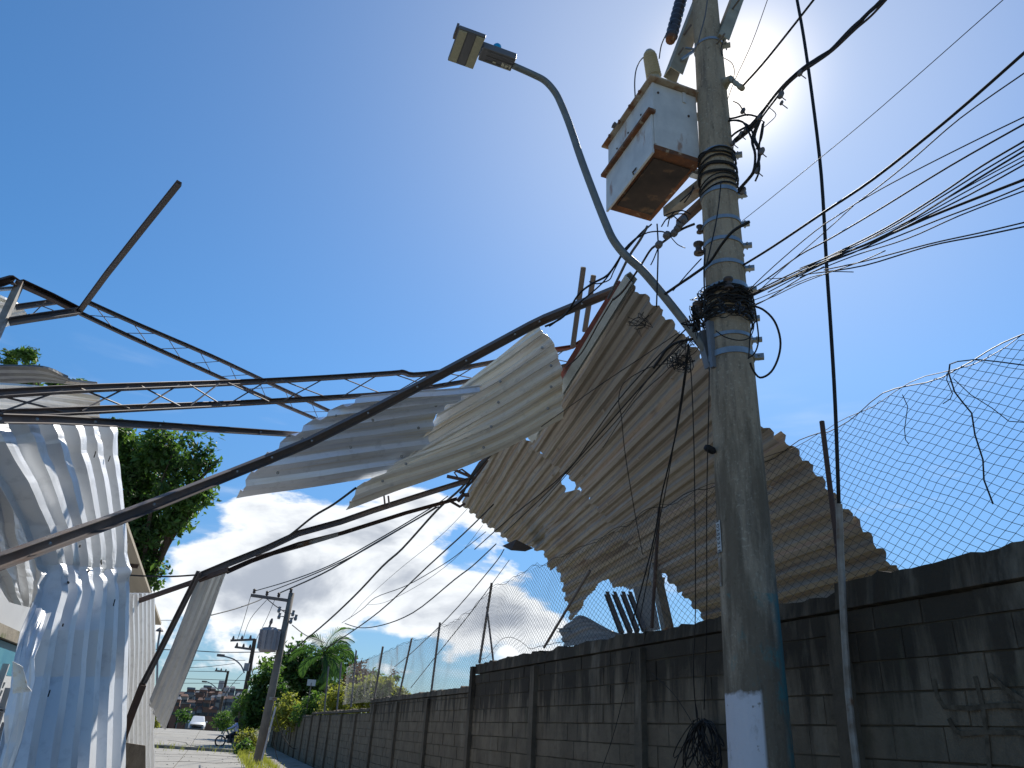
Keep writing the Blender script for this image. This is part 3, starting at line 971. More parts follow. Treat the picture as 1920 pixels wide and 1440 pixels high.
sc_ = e1 + ux * .055 + uy * .03 - uz * .0225
mb = MB(); mb.box(sc_, (.085, .065, .004), rot); mb.build('sticker', m_stick, lamp)
text_mesh('T2', .06, m_ink, lamp, sc_ - uz * .003, ux * -1, uy * -1, depth=.001)
mb = MB(); mb.box(e1 + ux * .165 + uy * .035 - uz * .022, (.03, .014, .003), rot); mb.build('sticker', m_stick, lamp)

# ------------------------------------------------------------------ corrugated sheets


def prof_trap(t):
    t = t % 1.0
    if t < .48: return 0.0
    if t < .60: return (t - .48) / .12
    if t < .88: return 1.0
    return (1 - t) / .12


TR_PH = (0, .24, .48, .60, .74, .88)


def prof_deep(t):
    t = t % 1.0
    if t < .34: return 0.0
    if t < .50: return (t - .34) / .16
    if t < .84: return 1.0
    return (1 - t) / .16


DP_PH = (0, .17, .34, .42, .50, .67, .84, .92)


def prof_wave(t):
    t = t % 1.0
    if t < .30: return 0.0
    if t < .50: return (t - .30) / .20
    if t < .80: return 1.0
    return (1 - t) / .20


WV_PH = (0, .15, .30, .40, .50, .65, .80, .90)


def polyat(pl, t):
    """point at arc-length fraction t"""
    if not hasattr(polyat, 'c'): polyat.c = {}
    key = id(pl)
    if key not in polyat.c:
        L_ = [0.0]
        for a, b_ in zip(pl[:-1], pl[1:]): L_.append(L_[-1] + (b_ - a).length)
        polyat.c[key] = (pl, L_)
    L_ = polyat.c[key][1]; d = t * L_[-1]
    for i in range(len(pl) - 1):
        if d <= L_[i + 1] or i == len(pl) - 2:
            k = (d - L_[i]) / max(1e-9, L_[i + 1] - L_[i]); return pl[i].lerp(pl[i + 1], k)


def catmull(ps, t):
    n = len(ps) - 1; x = t * n; i = min(int(x), n - 1); k = x - i
    if n == 1: return ps[0].lerp(ps[1], k)
    p0 = ps[i - 1] if i > 0 else ps[0] * 2 - ps[1]
    p1 = ps[i]; p2 = ps[i + 1]; p3 = ps[i + 2] if i + 2 <= n else ps[n] * 2 - ps[n - 1]
    return .5 * ((2 * p1) + (p2 - p0) * k + (2 * p0 - 5 * p1 + 4 * p2 - p3) * k * k + (3 * p1 - p0 - 3 * p2 + p3) * k ** 3)


def loft_lin(rows):
    n = len(rows) - 1

    def f(u, v):
        x = v * n; i = max(0, min(int(x), n - 1))
        return polyat(rows[i], u).lerp(polyat(rows[i + 1], u), x - i)
    return f


def loft_fn(rows):
    return lambda u, v: catmull([polyat(r, u) for r in rows], v)


def sheet(name, fn, ribs, h, mat, parent, u0=0., u1=1., nv=24, prof='trap', dent=.02, dent_s=1.5, jag=.0, sign=1, seed=0, hole=None,
          thick=.003, crease=0.0, v0=0., v1=1., fall=None, lift=0.0):
    """corrugated sheet: fn(u, v) is its middle surface, ribs run along v and are counted over the whole of u"""
    pf, ph = {'trap': (prof_trap, TR_PH), 'wave': (prof_wave, WV_PH), 'deep': (prof_deep, DP_PH)}[prof]
    us = []
    k = math.floor(u0 * ribs)
    while k <= math.ceil(u1 * ribs):
        for p in ph:
            x = (k + p) / ribs
            if u0 - 1e-9 <= x <= u1 + 1e-9: us.append(x)
        k += 1
    if us[0] > u0 + 1e-6: us = [u0] + us
    if us[-1] < u1 - 1e-6: us.append(u1)
    vs = [v0 + (v1 - v0) * k / nv for k in range(nv + 1)]
    mb = MB(); e = 1e-3; nu = len(us); uvs = []
    for j, v in enumerate(vs):
        for i, u in enumerate(us):
            vv = v
            if jag and j == 0: vv = v + jag * noise.noise((u * ribs * 1.3, seed, 1.)) * .6 + jag * .25 * random.uniform(-1, 1)
            if jag and j == nv: vv = v + jag * noise.noise((u * ribs * 1.3, seed, 5.)) * .6 + jag * .25 * random.uniform(-1, 1)
            p = fn(u, vv)
            du = fn(min(u + e, 1.), vv) - fn(max(u - e, 0.), vv); dv = fn(u, min(v + e, 1.)) - fn(u, max(v - e, 0.))
            n = du.cross(dv)
            n = n.normalized() if n.length > 1e-12 else Vector((0, 0, 1))
            q = pf(u * ribs) - .4
            dd = dent * noise.noise((p.x * dent_s + seed, p.y * dent_s, p.z * dent_s))
            if crease:
                cw = crease if not callable(crease) else crease(u, v)
                dd += cw * (abs(noise.noise((u * 4.1 + seed, v * 15, 2.))) + abs(noise.noise((u * 9 + v * 4, v * 7 + seed, 6.)) ) * .6 - .25)
            fl = 1.0 if fall is None else fall(u, v)
            p = p + n * sign * (q * h * fl + dd + lift)
            mb.v.append(tuple(p)); uvs.append((u * ribs, v * 6))
    for j in range(nv):
        for i in range(nu - 1):
            if hole and hole(.5 * (us[i] + us[i + 1]), .5 * (vs[j] + vs[j + 1])): continue
            a = j * nu + i; mb.f.append((a, a + 1, a + nu + 1, a + nu))
    faces = list(mb.f)
    o = mb.build(name, mat, parent)
    uvl = o.data.uv_layers.new(name='UVMap')
    idx = np.zeros(len(o.data.loops), dtype=np.int32); o.data.loops.foreach_get('vertex_index', idx)
    uvl.data.foreach_set('uv', np.array(uvs, dtype=np.float32)[idx].ravel())
    md = o.modifiers.new('thickness', 'SOLIDIFY'); md.thickness = thick; md.offset = 0
    return o


def sheet_material(name, c1, c2, rough, metal, c3, amt3, spots=None, bump=.15, lo3=.5, hi3=.7):
    m = bpy.data.materials.new(name); m.use_nodes = True
    nt = m.node_tree; b = nt.nodes['Principled BSDF']; N, L = nt.nodes.new, nt.links.new
    b.inputs['Roughness'].default_value = rough; b.inputs['Metallic'].default_value = metal
    tc = N('ShaderNodeTexCoord')

    def nz(sc, st, det=8, src='UV'):
        mp = N('ShaderNodeMapping'); mp.inputs['Scale'].default_value = st
        L(tc.outputs[src], mp.inputs[0])
        n = N('ShaderNodeTexNoise'); n.inputs['Scale'].default_value = sc; n.inputs['Detail'].default_value = det
        n.inputs['Roughness'].default_value = .6
        L(mp.outputs[0], n.inputs['Vector']); return n.outputs[0]

    def mr(v, a, c, d=0., e=1.):
        r = N('ShaderNodeMapRange'); L(v, r.inputs[0])
        for i, q in enumerate((a, c, d, e)): r.inputs[i + 1].default_value = q
        return r.outputs[0]

    def mix(f, a, c):
        x = N('ShaderNodeMix'); x.data_type = 'RGBA'; L(f, x.inputs[0])
        for i, q in ((6, a), (7, c)):
            if isinstance(q, tuple): x.inputs[i].default_value = (*q[:3], 1)
            else: L(q, x.inputs[i])
        return x.outputs[2]
    col = mix(mr(nz(1.0, (2.2, .25, 1)), .35, .65), c1, c2)
    col = mix(mr(nz(1.3, (3.0, .18, 1), 10), lo3, hi3, 0, amt3), col, c3)
    col = mix(mr(nz(9, (1, 1, 1), 6, 'Object'), .55, .75, 0, .5), col, tuple(k * .6 for k in c2))
    if spots: col = mix(mr(nz(2.6, (1, 1, 1), 4, 'Object'), .68, .73, 0, 1), col, spots)
    oi = N('ShaderNodeObjectInfo'); vv = N('ShaderNodeVectorMath'); vv.operation = 'SCALE'; L(col, vv.inputs[0])
    L(mr(oi.outputs['Random'], 0, 1, .86, 1.08), vv.inputs['Scale']); col = vv.outputs[0]
    L(col, b.inputs['Base Color'])
    bp = N('ShaderNodeBump'); bp.inputs['Strength'].default_value = bump; bp.inputs['Distance'].default_value = .02
    L(nz(4, (1, 1, 1), 5, 'Object'), bp.inputs['Height']); L(bp.outputs[0], b.inputs['Normal'])
    return m


m_blue = sheet_material('galvalume_sheet', (.82, .88, .98), (.72, .80, .94), .34, .35, (.60, .52, .38), .55)
m_cream = sheet_material('aged_galvalume_sheet', (.88, .83, .72), (.78, .79, .80), .36, .2, (.62, .46, .27), .8)
m_rusty = sheet_material('rusted_roof_sheet', (.42, .385, .34), (.31, .28, .25), .62, .22, (.19, .13, .095), .85, bump=.25, lo3=.46, hi3=.66)
m_white = sheet_material('white_cladding_sheet', (.77, .78, .79), (.70, .72, .75), .40, .25, (.50, .46, .38), .30, bump=.12, lo3=.6, hi3=.8)

# --- two hanging galvanised sheets in the middle
ra = [P(680, 745, 8.04), P(620, 772, 7.98), P(580, 794, 7.98), P(540, 820, 7.98), P(500, 850, 7.98), P(466, 893, 8.11), P(443, 937, 8.30)]
rb = [P(908, 724, 8.88), P(868, 742, 8.88), P(822, 772, 8.91), P(806, 812, 8.99), P(800, 845, 9.08), P(782, 886, 9.21)]
ra.reverse(); rb.reverse()
s = sheet('hanging_sheet', loft_fn([ra, rb]), 6.2, .055, m_blue, None, nv=20, dent=.02, jag=.015, sign=-1, seed=3)
tag(s, 'bluish galvanised corrugated sheet hanging under the long beam, left of the cream one', 'metal sheet')
rc = [P(866, 722, 8.99), P(825, 766, 9.01), P(802, 806, 9.01), P(775, 855, 9.03), P(700, 893, 8.88), P(668, 916, 8.88), P(650, 957, 9.01)]
rd = [P(1008, 610, 8.76), P(1036, 640, 8.82), P(1052, 682, 8.88), P(1055, 735, 9.01), P(1056, 787, 9.12)]
re_ = [P(945, 660, 8.89), P(940, 706, 8.89), P(930, 752, 8.96), P(920, 806, 9.01), P(895, 867, 9.14)]
rc.reverse(); rd.reverse(); re_.reverse()
s = sheet('hanging_sheet', loft_fn([rc, re_, rd]), 7.2, .055, m_cream, None, nv=24, dent=.03, jag=.02, sign=-1, seed=8)
tag(s, 'cream and grey corrugated sheet hanging between the bluish sheet and the big brown roof', 'metal sheet')

def sheet_screws(par, fn, uv, off=-.03):
    for u, v in uv:
        c = fn(u, v); n = (EYE - c).normalized()
        mb = MB(); mb.lathe(c + n * .045, n, [(0, .018), (.006, .018), (.014, .008)], 8); mb.build('roof_screw', MAT['galvanised'], par)


sheet_screws(bpy.data.objects['hanging_sheet'], loft_fn([ra, rb]), [(.2, .15), (.5, .12), (.75, .1), (.2, .85), (.45, .9), (.7, .88), (.35, .5), (.6, .5)])
sheet_screws(bpy.data.objects['hanging_sheet.001'], loft_fn([rc, re_, rd]), [(.15, .1), (.3, .12), (.2, .9), (.4, .92), (.6, .93), (.8, .9), (.35, .5), (.55, .52), (.75, .5), (.15, .5)])

# --- big collapsed roof section leaning on the wall
C0 = Vector((2.9, 5.27, 5.47)); CD1 = Vector((2.27, -.34, -2.47)).normalized(); CD2 = Vector((.127, .99, .05))
CD2 = (CD2 - CD1 * CD2.dot(CD1)).normalized(); CN = CD1.cross(CD2).normalized()


def c_sr(px_, py_):
    p = onPl(px_, py_, C0, CN) - C0
    return p.dot(CD1), p.dot(CD2)


near_e = sorted(c_sr(*q) for q in ((1188, 545), (1218, 562), (1250, 598), (1330, 690), (1425, 785), (1490, 855), (1560, 935), (1620, 1010), (1680, 1080), (1712, 1110)))
seam_e = sorted(c_sr(*q) for q in ((940, 815), (975, 832), (1040, 885), (1075, 935), (1130, 975), (1175, 1020), (1230, 1060), (1310, 1150), (1345, 1185)))
far_e = sorted(c_sr(*q) for q in ((865, 945), (905, 985), (950, 1020), (985, 1032), (1012, 1042), (1030, 1090), (1045, 1130), (1062, 1172)))


def lin(tab, s):
    if s <= tab[0][0]: return tab[0][1]
    for (a, b_), (c, d) in zip(tab[:-1], tab[1:]):
        if s <= c: return b_ + (d - b_) * (s - a) / max(1e-6, c - a)
    return tab[-1][1]



roofc = thing('collapsed_roof', 'large brown corrugated roof section blown over and leaning on the block wall behind the utility pole', 'roof section', C0)
S0, S1 = near_e[0][0], near_e[-1][0] + .25


def c_bend(s, r):
    k = max(0., min(1., (s - .5) / .7))
    return -.13 * math.exp(-((r - 6.7) / .45) ** 2) * k + .10 * math.sin(s * 1.1 + .6) * min(1, r / 3.) - .02 * r * 0 + .05 * noise.noise((s * .8, r * .4, 3.))


def c_fn(ta, tb, s0, s1, n_off=0.0, curve=0.0):
    def f(u, v):
        s = s0 + (s1 - s0) * u
        ra_, rb_ = lin(ta, s), lin(tb, s)
        r = ra_ + (rb_ - ra_) * v
        return C0 + CD1 * s + CD2 * r + CN * (c_bend(s, r) + n_off + curve * v * v)
    return f


PITCH = .172
wid = PITCH * 5
seam_near = [(-.05, 4.75), (.53, 4.56), (.68, 4.5), (.78, 4.36), (.92, 4.5), (1.5, 4.33), (1.95, 4.2), (2.39, 3.92), (3.18, 3.75), (3.9, 3.6)]
seam_far = [(-.62, 6.75), (-.45, 5.6), (-.18, 4.6), (.35, 4.25), (.58, 4.2), (.66, 4.72), (.86, 4.78), (.94, 4.25), (1.5, 4.0), (1.95, 3.85), (2.39, 3.7), (2.9, 4.2)]
far_edge = [(-.62, 9.84), (.06, 9.54), (.69, 8.97), (1.04, 8.22), (1.29, 7.70), (1.76, 8.24), (2.18, 8.72), (2.70, 9.25)]
near_edge = [(-.05, .0), (.21, -.07), (1.04, -.05), (2.09, -.09), (3.4, 0), (3.9, 0)]
near_cols = [(-.03, .94, 0.0), (.92, 1.92, .008), (1.86, 2.84, .06), (2.80, 3.84, .066)]
for q, (a, b_, off) in enumerate(near_cols):
    sheet('roof_sheet', c_fn(near_edge, seam_near, a, b_, off, .03 * (q % 2)), (b_ - a) / PITCH, .047, m_rusty, roofc, nv=26, prof='wave',
          dent=.03, dent_s=1.2, jag=.010, sign=-1, seed=q * 3, crease=.008)
seam_gap = [(s_q, lin(seam_far, s_q) + (.31 if s_q > -.15 else 0) + .02 * math.sin(s_q * 9)) for s_q in [-.62 + .085 * k for k in range(41)]]
far_cols = [(-.62, .26, .075), (.22, 1.10, .082), (1.06, 1.94, .078), (1.60, 2.78, .16)]


def low_edge(r):
    return lin([(3.8, 2.62), (4.57, 2.74), (6.0, 2.46), (6.2, 2.24), (7.2, 2.36), (9.3, 2.66)], r)


for q, (a, b_, off) in enumerate(far_cols):
    fn = c_fn(seam_gap, far_edge, a, b_, off, -.05 if q < 3 else .02)

    def hl(u, v, a=a, b_=b_, q=q):
        s = a + (b_ - a) * u; r = lin(seam_gap, s) * (1 - v) + lin(far_edge, s) * v
        if q == 2 and r > 5.0 and s > 1.93 - .10 * (r - 5) + .05 * noise.noise((r * 2, 0, 0)): return True
        return s > low_edge(r)
    sheet('roof_sheet', fn, (b_ - a) / PITCH, .047, m_rusty, roofc, nv=44, prof='wave', dent=.08, dent_s=.8, jag=.02, sign=-1,
          seed=20 + q * 3, crease=.03, hole=hl if q >= 2 else None)


def cpt(s, r, n=0.0): return C0 + CD1 * s + CD2 * r + CN * n


mb = MB(); mb.sweep([cpt(-.05, -.12, -.02), cpt(-.03, 4.3, -.03)], channel_prof(.10, .07), up=CN); mb.build('gutter', material('pale_flashing', (.50, .54, .54), (.40, .42, .41), rough=.4, metal=.3, scale=3), roofc)
mb = MB(); mb.sweep([cpt(-.13, .15, .02), cpt(-.16, 4.4, 0)], [(-.03, -.03), (.03, -.03), (.03, .03), (-.03, .03)], up=CN); mb.build('edge_beam', MAT['red_steel'], roofc)
mb = MB(); mb.sweep([cpt(q_, lin(seam_near, q_) - .02, c_bend(q_, 4.4) + .15) for q_ in (-.1, .15, .4, .55)], channel_prof(.22, .05), up=CN); mb.build('purlin', MAT['brown_steel'], roofc)
mb = MB(); mb.sweep([cpt(q_, lin(seam_near, q_) - .02, c_bend(q_, 4.4) + .15) for q_ in (.95, 1.2, 1.5, 1.75, 1.95, 2.2, 2.4)], channel_prof(.22, .05), up=CN); mb.build('purlin', MAT['brown_steel'], roofc)
for r_ in (1.6, 5.9, 8.0):
    mb = MB(); mb.sweep([cpt(-.1, r_, .30), cpt(1.0, r_, .33), cpt(1.7 if r_ > 7 else 2.3, r_, .33)], channel_prof(.06, .10), up=CN); mb.build('purlin', MAT['dark_steel'], roofc)
def cpt0(s, r, n=0.0): return C0 + CD1 * s + CD2 * r + CN * n


m_washer = material('pale_washer', (.45, .40, .34), (.3, .22, .16), rough=.7)
for s__, r__ in [(.2, .5), (.9, .55), (1.5, .5), (2.2, .5), (2.9, .5), (3.3, .55), (.3, 4.1), (.8, 4.0), (1.3, 3.9), (1.8, 3.75), (2.3, 3.45), (2.9, 3.4), (.5, 2.2), (1.2, 2.3), (2.0, 2.2), (2.7, 2.1), (3.1, 2.2),
                 (.0, 5.1), (.5, 5.0), (1.2, 4.8), (1.7, 4.6), (-.3, 7.6), (.4, 7.2), (1.1, 6.6), (-.2, 9.2), (.6, 8.4), (1.5, 6.0), (1.4, 7.2)]:
    s_q = (round(s__ / PITCH) + .15) * PITCH - .03
    c_ = cpt0(s_q, r__, c_bend(s_q, r__) + (.02 if r__ < 4.2 else .06)) - CN * .03
    mb = MB(); mb.lathe(c_, -CN, [(0, .022), (.006, .022), (.012, .010), (.022, .009)], 8); mb.build('roof_screw', m_washer, roofc)
# folded scraps on the far sheets
mb = MB()
p = [P(942, 1024, 13.2), P(968, 1012, 13.4), P(1000, 1028, 13.6), P(985, 1034, 13.3), P(958, 1032, 13.0)]
i = len(mb.v); mb.v += [tuple(v) for v in p] + [tuple(v + Vector((.1, .3, .08))) for v in p]; n = len(p)
mb.f += [tuple(range(n)), tuple(range(2 * n - 1, n - 1, -1))] + [(k, (k + 1) % n, (k + 1) % n + n, k + n) for k in range(n)]
mb.build('folded_flap', MAT['dark_steel'], roofc)

# ridge lump and struts behind the wall, seen under the roof section
deb = thing('debris_heap', 'grey folded sheet heap lying on the wall top under the torn roof corner', 'debris', onX(1090, 1195, 4.6))
da = [onX(1062, 1215, 4.5), onX(1052, 1185, 4.6), onX(1075, 1162, 4.8)]
db = [onX(1105, 1205, 4.5), onX(1112, 1175, 4.6), onX(1094, 1156, 4.9)]
dc = [onX(1185, 1205, 4.5), onX(1165, 1195, 4.8), onX(1150, 1185, 5.2)]
sheet('folded_sheet', loft_fn([da, db, dc]), 4, .03, m_rusty, deb, nv=12, prof='wave', dent=.05, seed=5)
mb = MB(); mb.sweep([onX(1046, 1182, 4.4), onX(1068, 1181, 4.5)], channel_prof(.06, .05)); mb.build('bent_bracket', MAT['galvanised'], deb)
st = thing('fallen_struts', 'bundle of dark parallel steel struts leaning under the torn roof beyond the wall', 'steel struts', onX(1175, 1185, 4.6))
for (a, b_, c, d) in ((1137, 1112, 1166, 1188), (1151, 1112, 1182, 1186), (1167, 1112, 1195, 1184), (1180, 1112, 1208, 1182)):
    mb = MB(); mb.sweep([P(a, b_, 10.6), P(c, d, 9.9)], channel_prof(.055, .06)); mb.build('strut', MAT['dark_steel'], st)
mb = MB(); q = [P(1187, 1100, 10.7), P(1222, 1098, 10.6), P(1238, 1180, 9.9), P(1208, 1186, 9.9)]
t_ = Vector((.01, .03, .0)); mb.hexa(q, [v + t_ for v in q]); mb.build('side_plate', m_rusty, st)
lm = MB(); lm.sweep([P(1226, 1040, 10.2), P(1230, 1080, 10.0), P(1252, 1180, 9.5)], channel_prof(.13, .10), up=(0, 1, 0))
tag(lm.build('leaning_beam', MAT['worn_steel']), 'weathered beam leaning down to the wall top beside the blue gap under the roof', 'beam')

# ------------------------------------------------------------------ steel members over the street


def member(pix, w, h, mat, label, name='steel_beam', cat='beam', up=(0, 0, 1), smooth=False, screws=0, group=None, prof=None):
    pts = [P(*q) for q in pix]
    if smooth: pts = smooth_path(pts, 4)
    t = thing(name, label, cat, pts[0], group)
    mb = MB(); mb.sweep(pts, prof or channel_prof(w, h), up=up); mb.build('channel', MAT[mat], t)
    if screws:
        for k in range(screws):
            f = (k + .5) / screws * (len(pts) - 1); i = int(f); p = pts[i].lerp(pts[min(i + 1, len(pts) - 1)], f - i)
            v = (EYE - p).normalized()
            mb = MB(); mb.lathe(p + v * h * .45, v, [(0, .012), (.014, .012), (.018, .006)], 6); mb.build('screw', MAT['galvanised'], t)
    return t


member([(-60, 1075, 4.0), (0, 1053, 4.2), (215, 975, 5.4), (430, 890, 6.9), (500, 862, 7.25), (580, 829, 7.5), (695, 772, 7.8), (795, 719, 8.0), (895, 665, 8.1), (995, 611, 8.1), (1022, 598, 8.05), (1152, 545, 7.75)],
       .06, .088, 'dark_steel', 'long dark steel channel beam sweeping from the lower left up to the roof corner', screws=12)


def joist(top, bot, w, label, mat='dark_steel', nweb=8, rw=.007, name='lattice_joist'):
    tp = [P(*q) for q in top]; bt = [P(*q) for q in bot]
    t = thing(name, label, 'roof joist', tp[0])
    for pl in (tp, bt):
        mb = MB(); mb.sweep(smooth_path(pl, 3), channel_prof(w, w * 1.15, .004)); mb.build('chord', MAT[mat], t)
    for k in range(nweb):
        a0, a1 = (k + .12) / nweb, (k + .88) / nweb
        for (x, y) in ((a0, a1), (a1, a0)):
            mb = MB(); mb.tube([polyat(tp, x), polyat(bt, y)], rw, 5); mb.build('web_rod', MAT['dark_steel'], t)
    return t


joist([(-40, 742, 4.4), (0, 738, 4.5), (150, 729, 5.1), (300, 723, 6.0), (450, 717, 7.3), (600, 709, 7.9), (735, 700, 8.5), (755, 698, 8.6), (775, 703, 8.7), (830, 697, 8.9), (905, 683, 9.2), (1045, 657, 9.7), (1072, 650, 9.8)],
      [(-40, 780, 4.4), (0, 777, 4.5), (150, 770, 5.1), (300, 763, 6.0), (450, 756, 7.3), (600, 747, 7.9), (740, 737, 8.5), (870, 716, 9.1), (1045, 690, 9.7), (1080, 676, 9.8)],
      .042, 'lattice joist crossing nearly level at mid height with cross-braced thin rods', nweb=11)
joist([(168, 568, 6.6), (262, 610, 7.1), (395, 667, 7.9), (500, 716, 8.6), (625, 774, 9.4)],
      [(148, 586, 6.6), (245, 632, 7.1), (380, 693, 7.9), (480, 738, 8.6), (603, 790, 9.4)],
      .030, 'slender lattice joist dropping from the bent frame joint down to the bluish sheet', nweb=8, rw=.004)
member([(-20, 783, 4.2), (0, 785, 4.25), (100, 787, 4.8), (300, 798, 6.2), (560, 815, 8.2)], .045, .055, 'dark_steel', 'dark perforated channel just below the level lattice joist on the left', screws=6)
member([(150, 582, 6.6), (200, 514, 6.3), (268, 428, 6.0), (336, 343, 5.75)], .04, .048, 'dark_steel', 'broken steel post sticking up into the blue sky above the bent frame', 'steel_post', 'post')
fr = thing('bent_frame', 'bent brown steel portal frame at the upper left edge', 'steel frame', P(40, 532, 6.1))
for pl, w, h, mt_ in (([(38, 530, 6.1), (95, 556, 6.35), (150, 584, 6.6)], .06, .055, 'brown_steel'), ([(-12, 640, 5.7), (10, 590, 5.9), (38, 530, 6.1)], .05, .06, 'worn_steel'),
                      ([(-30, 536, 5.8), (0, 530, 5.95), (22, 523, 6.0), (30, 530, 6.05)], .06, .06, 'brown_steel'), ([(18, 603, 5.9), (55, 597, 6.0), (145, 584, 6.5)], .06, .055, 'dark_steel'),
                      ([(30, 576, 6.8), (115, 564, 7.1)], .04, .05, 'dark_steel'), ([(-10, 543, 6.3), (30, 540, 6.3)], .02, .03, 'galvanised')):
    mb = MB(); mb.sweep([P(*q) for q in pl], channel_prof(w, h)); mb.build('member', MAT[mt_], fr)
for (a, b_) in (((60, 590), (85, 566)), ((68, 570), (100, 582))):
    mb = MB(); mb.tube([P(*a, 6.6), P(*b_, 6.6)], .005, 5); mb.build('brace_rod', MAT['dark_steel'], fr)
member([(428, 1068, 7.9), (360, 1092, 8.05), (233, 1136, 8.2)], .035, .045, 'brown_steel', 'thin rusty strut running down left from the hanging strip to the ribbed cladding', 'steel_strut', 'strut')
member([(368, 1082, 7.95), (430, 1056, 8.1), (500, 1028, 8.4), (560, 1000, 8.7), (640, 978, 9.1), (700, 957, 9.4), (800, 925, 9.9), (880, 900, 10.4)], .05, .065, 'dark_steel',
       'lower steel channel rising from the hanging strip to the left corner of the brown roof')
member([(425, 1072, 8.0), (445, 1063, 8.1), (470, 1052, 8.3), (560, 1020, 8.8), (640, 1000, 9.2), (760, 962, 9.8), (858, 935, 10.4)], .035, .05, 'brown_steel',
       'brown twisted channel running just under the lower dark channel to the roof corner')
member([(480, 1046, 8.5), (560, 1024, 8.8), (634, 1002, 9.1)], .012, .05, 'worn_steel', 'short loose flat strip under the paired lower channels', 'loose_strip', 'strip')
member([(228, 1392, 7.6), (248, 1335, 7.6), (268, 1283, 7.65)], .06, .075, 'brown_steel', 'thick rusty brown post foot standing on the timber board', 'steel_post', 'post')
member([(264, 1290, 7.7), (300, 1220, 7.8), (345, 1130, 7.9), (374, 1072, 7.95)], .04, .05, 'dark_steel', 'dark sloping channel along the left edge of the hanging strip', 'steel_post', 'post')
for q, (a, b_, lb) in enumerate((((1094, 501, 8.6), (1074, 650, 8.9), 'left of two upright lattice chords beyond the roof corner'), ((1113, 516, 8.8), (1096, 622, 9.0), 'right of two upright lattice chords beyond the roof corner'))):
    member([a, b_], .055, .055, 'dark_steel', lb, 'upright_chord', 'chord')
member([(1040, 655, 9.2), (1074, 650, 9.2), (1090, 640, 9.2)], .04, .04, 'red_steel', 'short red bar linking the upright chords to the roof edge', 'red_bar', 'bar')
jn = thing('twisted_joint', 'twisted rusty steel joint at the left corner of the brown roof', 'steel joint', P(880, 902, 10.6))
for pl, r_ in (([(838, 893), (872, 900), (890, 895)], .025), ([(850, 880), (880, 893), (890, 900)], .02), ([(876, 905), (900, 868), (925, 848)], .022), ([(862, 925), (885, 903), (915, 862)], .018),
               ([(858, 940), (868, 928), (880, 928)], .03), ([(882, 892), (866, 880), (852, 886), (862, 900), (885, 905)], .014), ([(845, 940), (862, 950), (872, 944)], .02),
               ([(905, 860), (912, 868), (900, 880)], .01)):
    mb = MB(); mb.tube([P(a, b_, 10.6) for a, b_ in pl], r_, 6); mb.build('bent_bar', MAT['brown_steel'], jn)
for x in (722, 730):
    mb = MB(); mb.tube([P(x, 948, 9.5), P(x - 2, 930, 9.45)], .012, 5); tag(mb.build('bolt_stub', MAT['dark_steel']), 'small bolt stub standing on the lower steel channel', 'bolt', 'bolt stubs on the lower channel')

# strip of sheet hanging with its length running down
ta = [P(366, 1090, 7.95), P(398, 1078, 8.3), P(427, 1064, 8.7)]
tb_ = [P(322, 1200, 8.0), P(345, 1205, 8.4), P(370, 1210, 8.9)]
td = [P(278, 1312, 8.1), P(292, 1345, 8.6), P(308, 1368, 9.1)]
s = sheet('hanging_strip', loft_fn([ta, tb_, td]), 4.2, .04, m_white, None, nv=16, dent=.02, sign=1, seed=13)
tag(s, 'pale corrugated strip of sheet hanging diagonally over the street', 'metal sheet')

# ------------------------------------------------------------------ building at the left with cladding torn off
m_wallpaint = material('painted_wall', (.50, .52, .54), (.44, .46, .49), rough=.8, scale=1.5, c3=(.33, .34, .35), c3_scale=1.2, c3_lo=.6, c3_hi=.75)
m_soffit = material('soffit_board', (.42, .36, .27), (.34, .29, .22), rough=.8, scale=2, stretch=(4, .3, 1))
bld = thing('shop_building', 'low pale shop building at the left edge behind the torn metal cladding', 'building', (-4, 12, 0))
mb = MB(); mb.box((-4.45, 13.0, 1.62), (5.0, 12.6, 3.24)); mb.build('wall', m_wallpaint, bld)
mb = MB(); mb.box((-1.88, 8.1, 2.19), (.10, 1.7, .10)); mb.build('ledge', m_kerb, bld)
sg = MB(); sg.box((-1.90, 8.2, 2.0), (.06, 1.2, .26)); sg.build('sign_panel', material('blue_panel', (.05, .22, .34), (.09, .30, .40), rough=.4), bld)
m_slat = material('shutter_slat', (.08, .11, .14), (.06, .09, .12), rough=.5, metal=.4)
sh = MB(); sh.box((-1.945, 8.2, 1.0), (.02, 1.2, 1.74)); sh = sh.build('shutter', m_slat, bld)
for k in range(24):
    mb = MB(); mb.box((-1.925, 8.2, .18 + k * .07), (.024, 1.18, .052), Matrix.Rotation(R(8), 3, 'Y')); mb.build('slat', m_slat, sh)
for (a, b_, c, d, wd_) in ((-20, 1335, 12, 1245, 'topmost sloping'), (-15, 1330, 30, 1335, 'level middle'), (-20, 1400, 16, 1290, 'lower sloping'), (-20, 1440, 10, 1355, 'lowest sloping')):
    mb = MB(); mb.sweep([onX(a, b_, -1.80), onX(c, d, -1.80)], channel_prof(.05, .03)); tag(mb.build('white_bar', m_wallpaint), wd_ + ' white bar against the dark shutter at the left edge', 'bar', 'white bars against the shutter')
# eaves and roof sheets of the building
ev = MB()
e0, e1_, e2, e3 = onX(236, 982, -1.55), onX(302, 1172, -1.55), onX(284, 1172, -1.75), onX(215, 985, -1.9)
th = Vector((0, 0, .05))
ev.hexa([e0, e1_, Vector((-2.0, e1_.y, e1_.z - .02)), Vector((-2.0, e0.y, e0.z - .02))], [e0 + th, e1_ + th, Vector((-2.0, e1_.y, e1_.z + .12)), Vector((-2.0, e0.y, e0.z + .12))])
ev.build('eave', m_soffit, bld)
for yy in (11.5, 13.2, 15, 17):
    mb = MB(); mb.box((-1.78, yy, 3.72), (.42, .05, .07)); mb.build('eave_bracket', MAT['brown_steel'], bld)


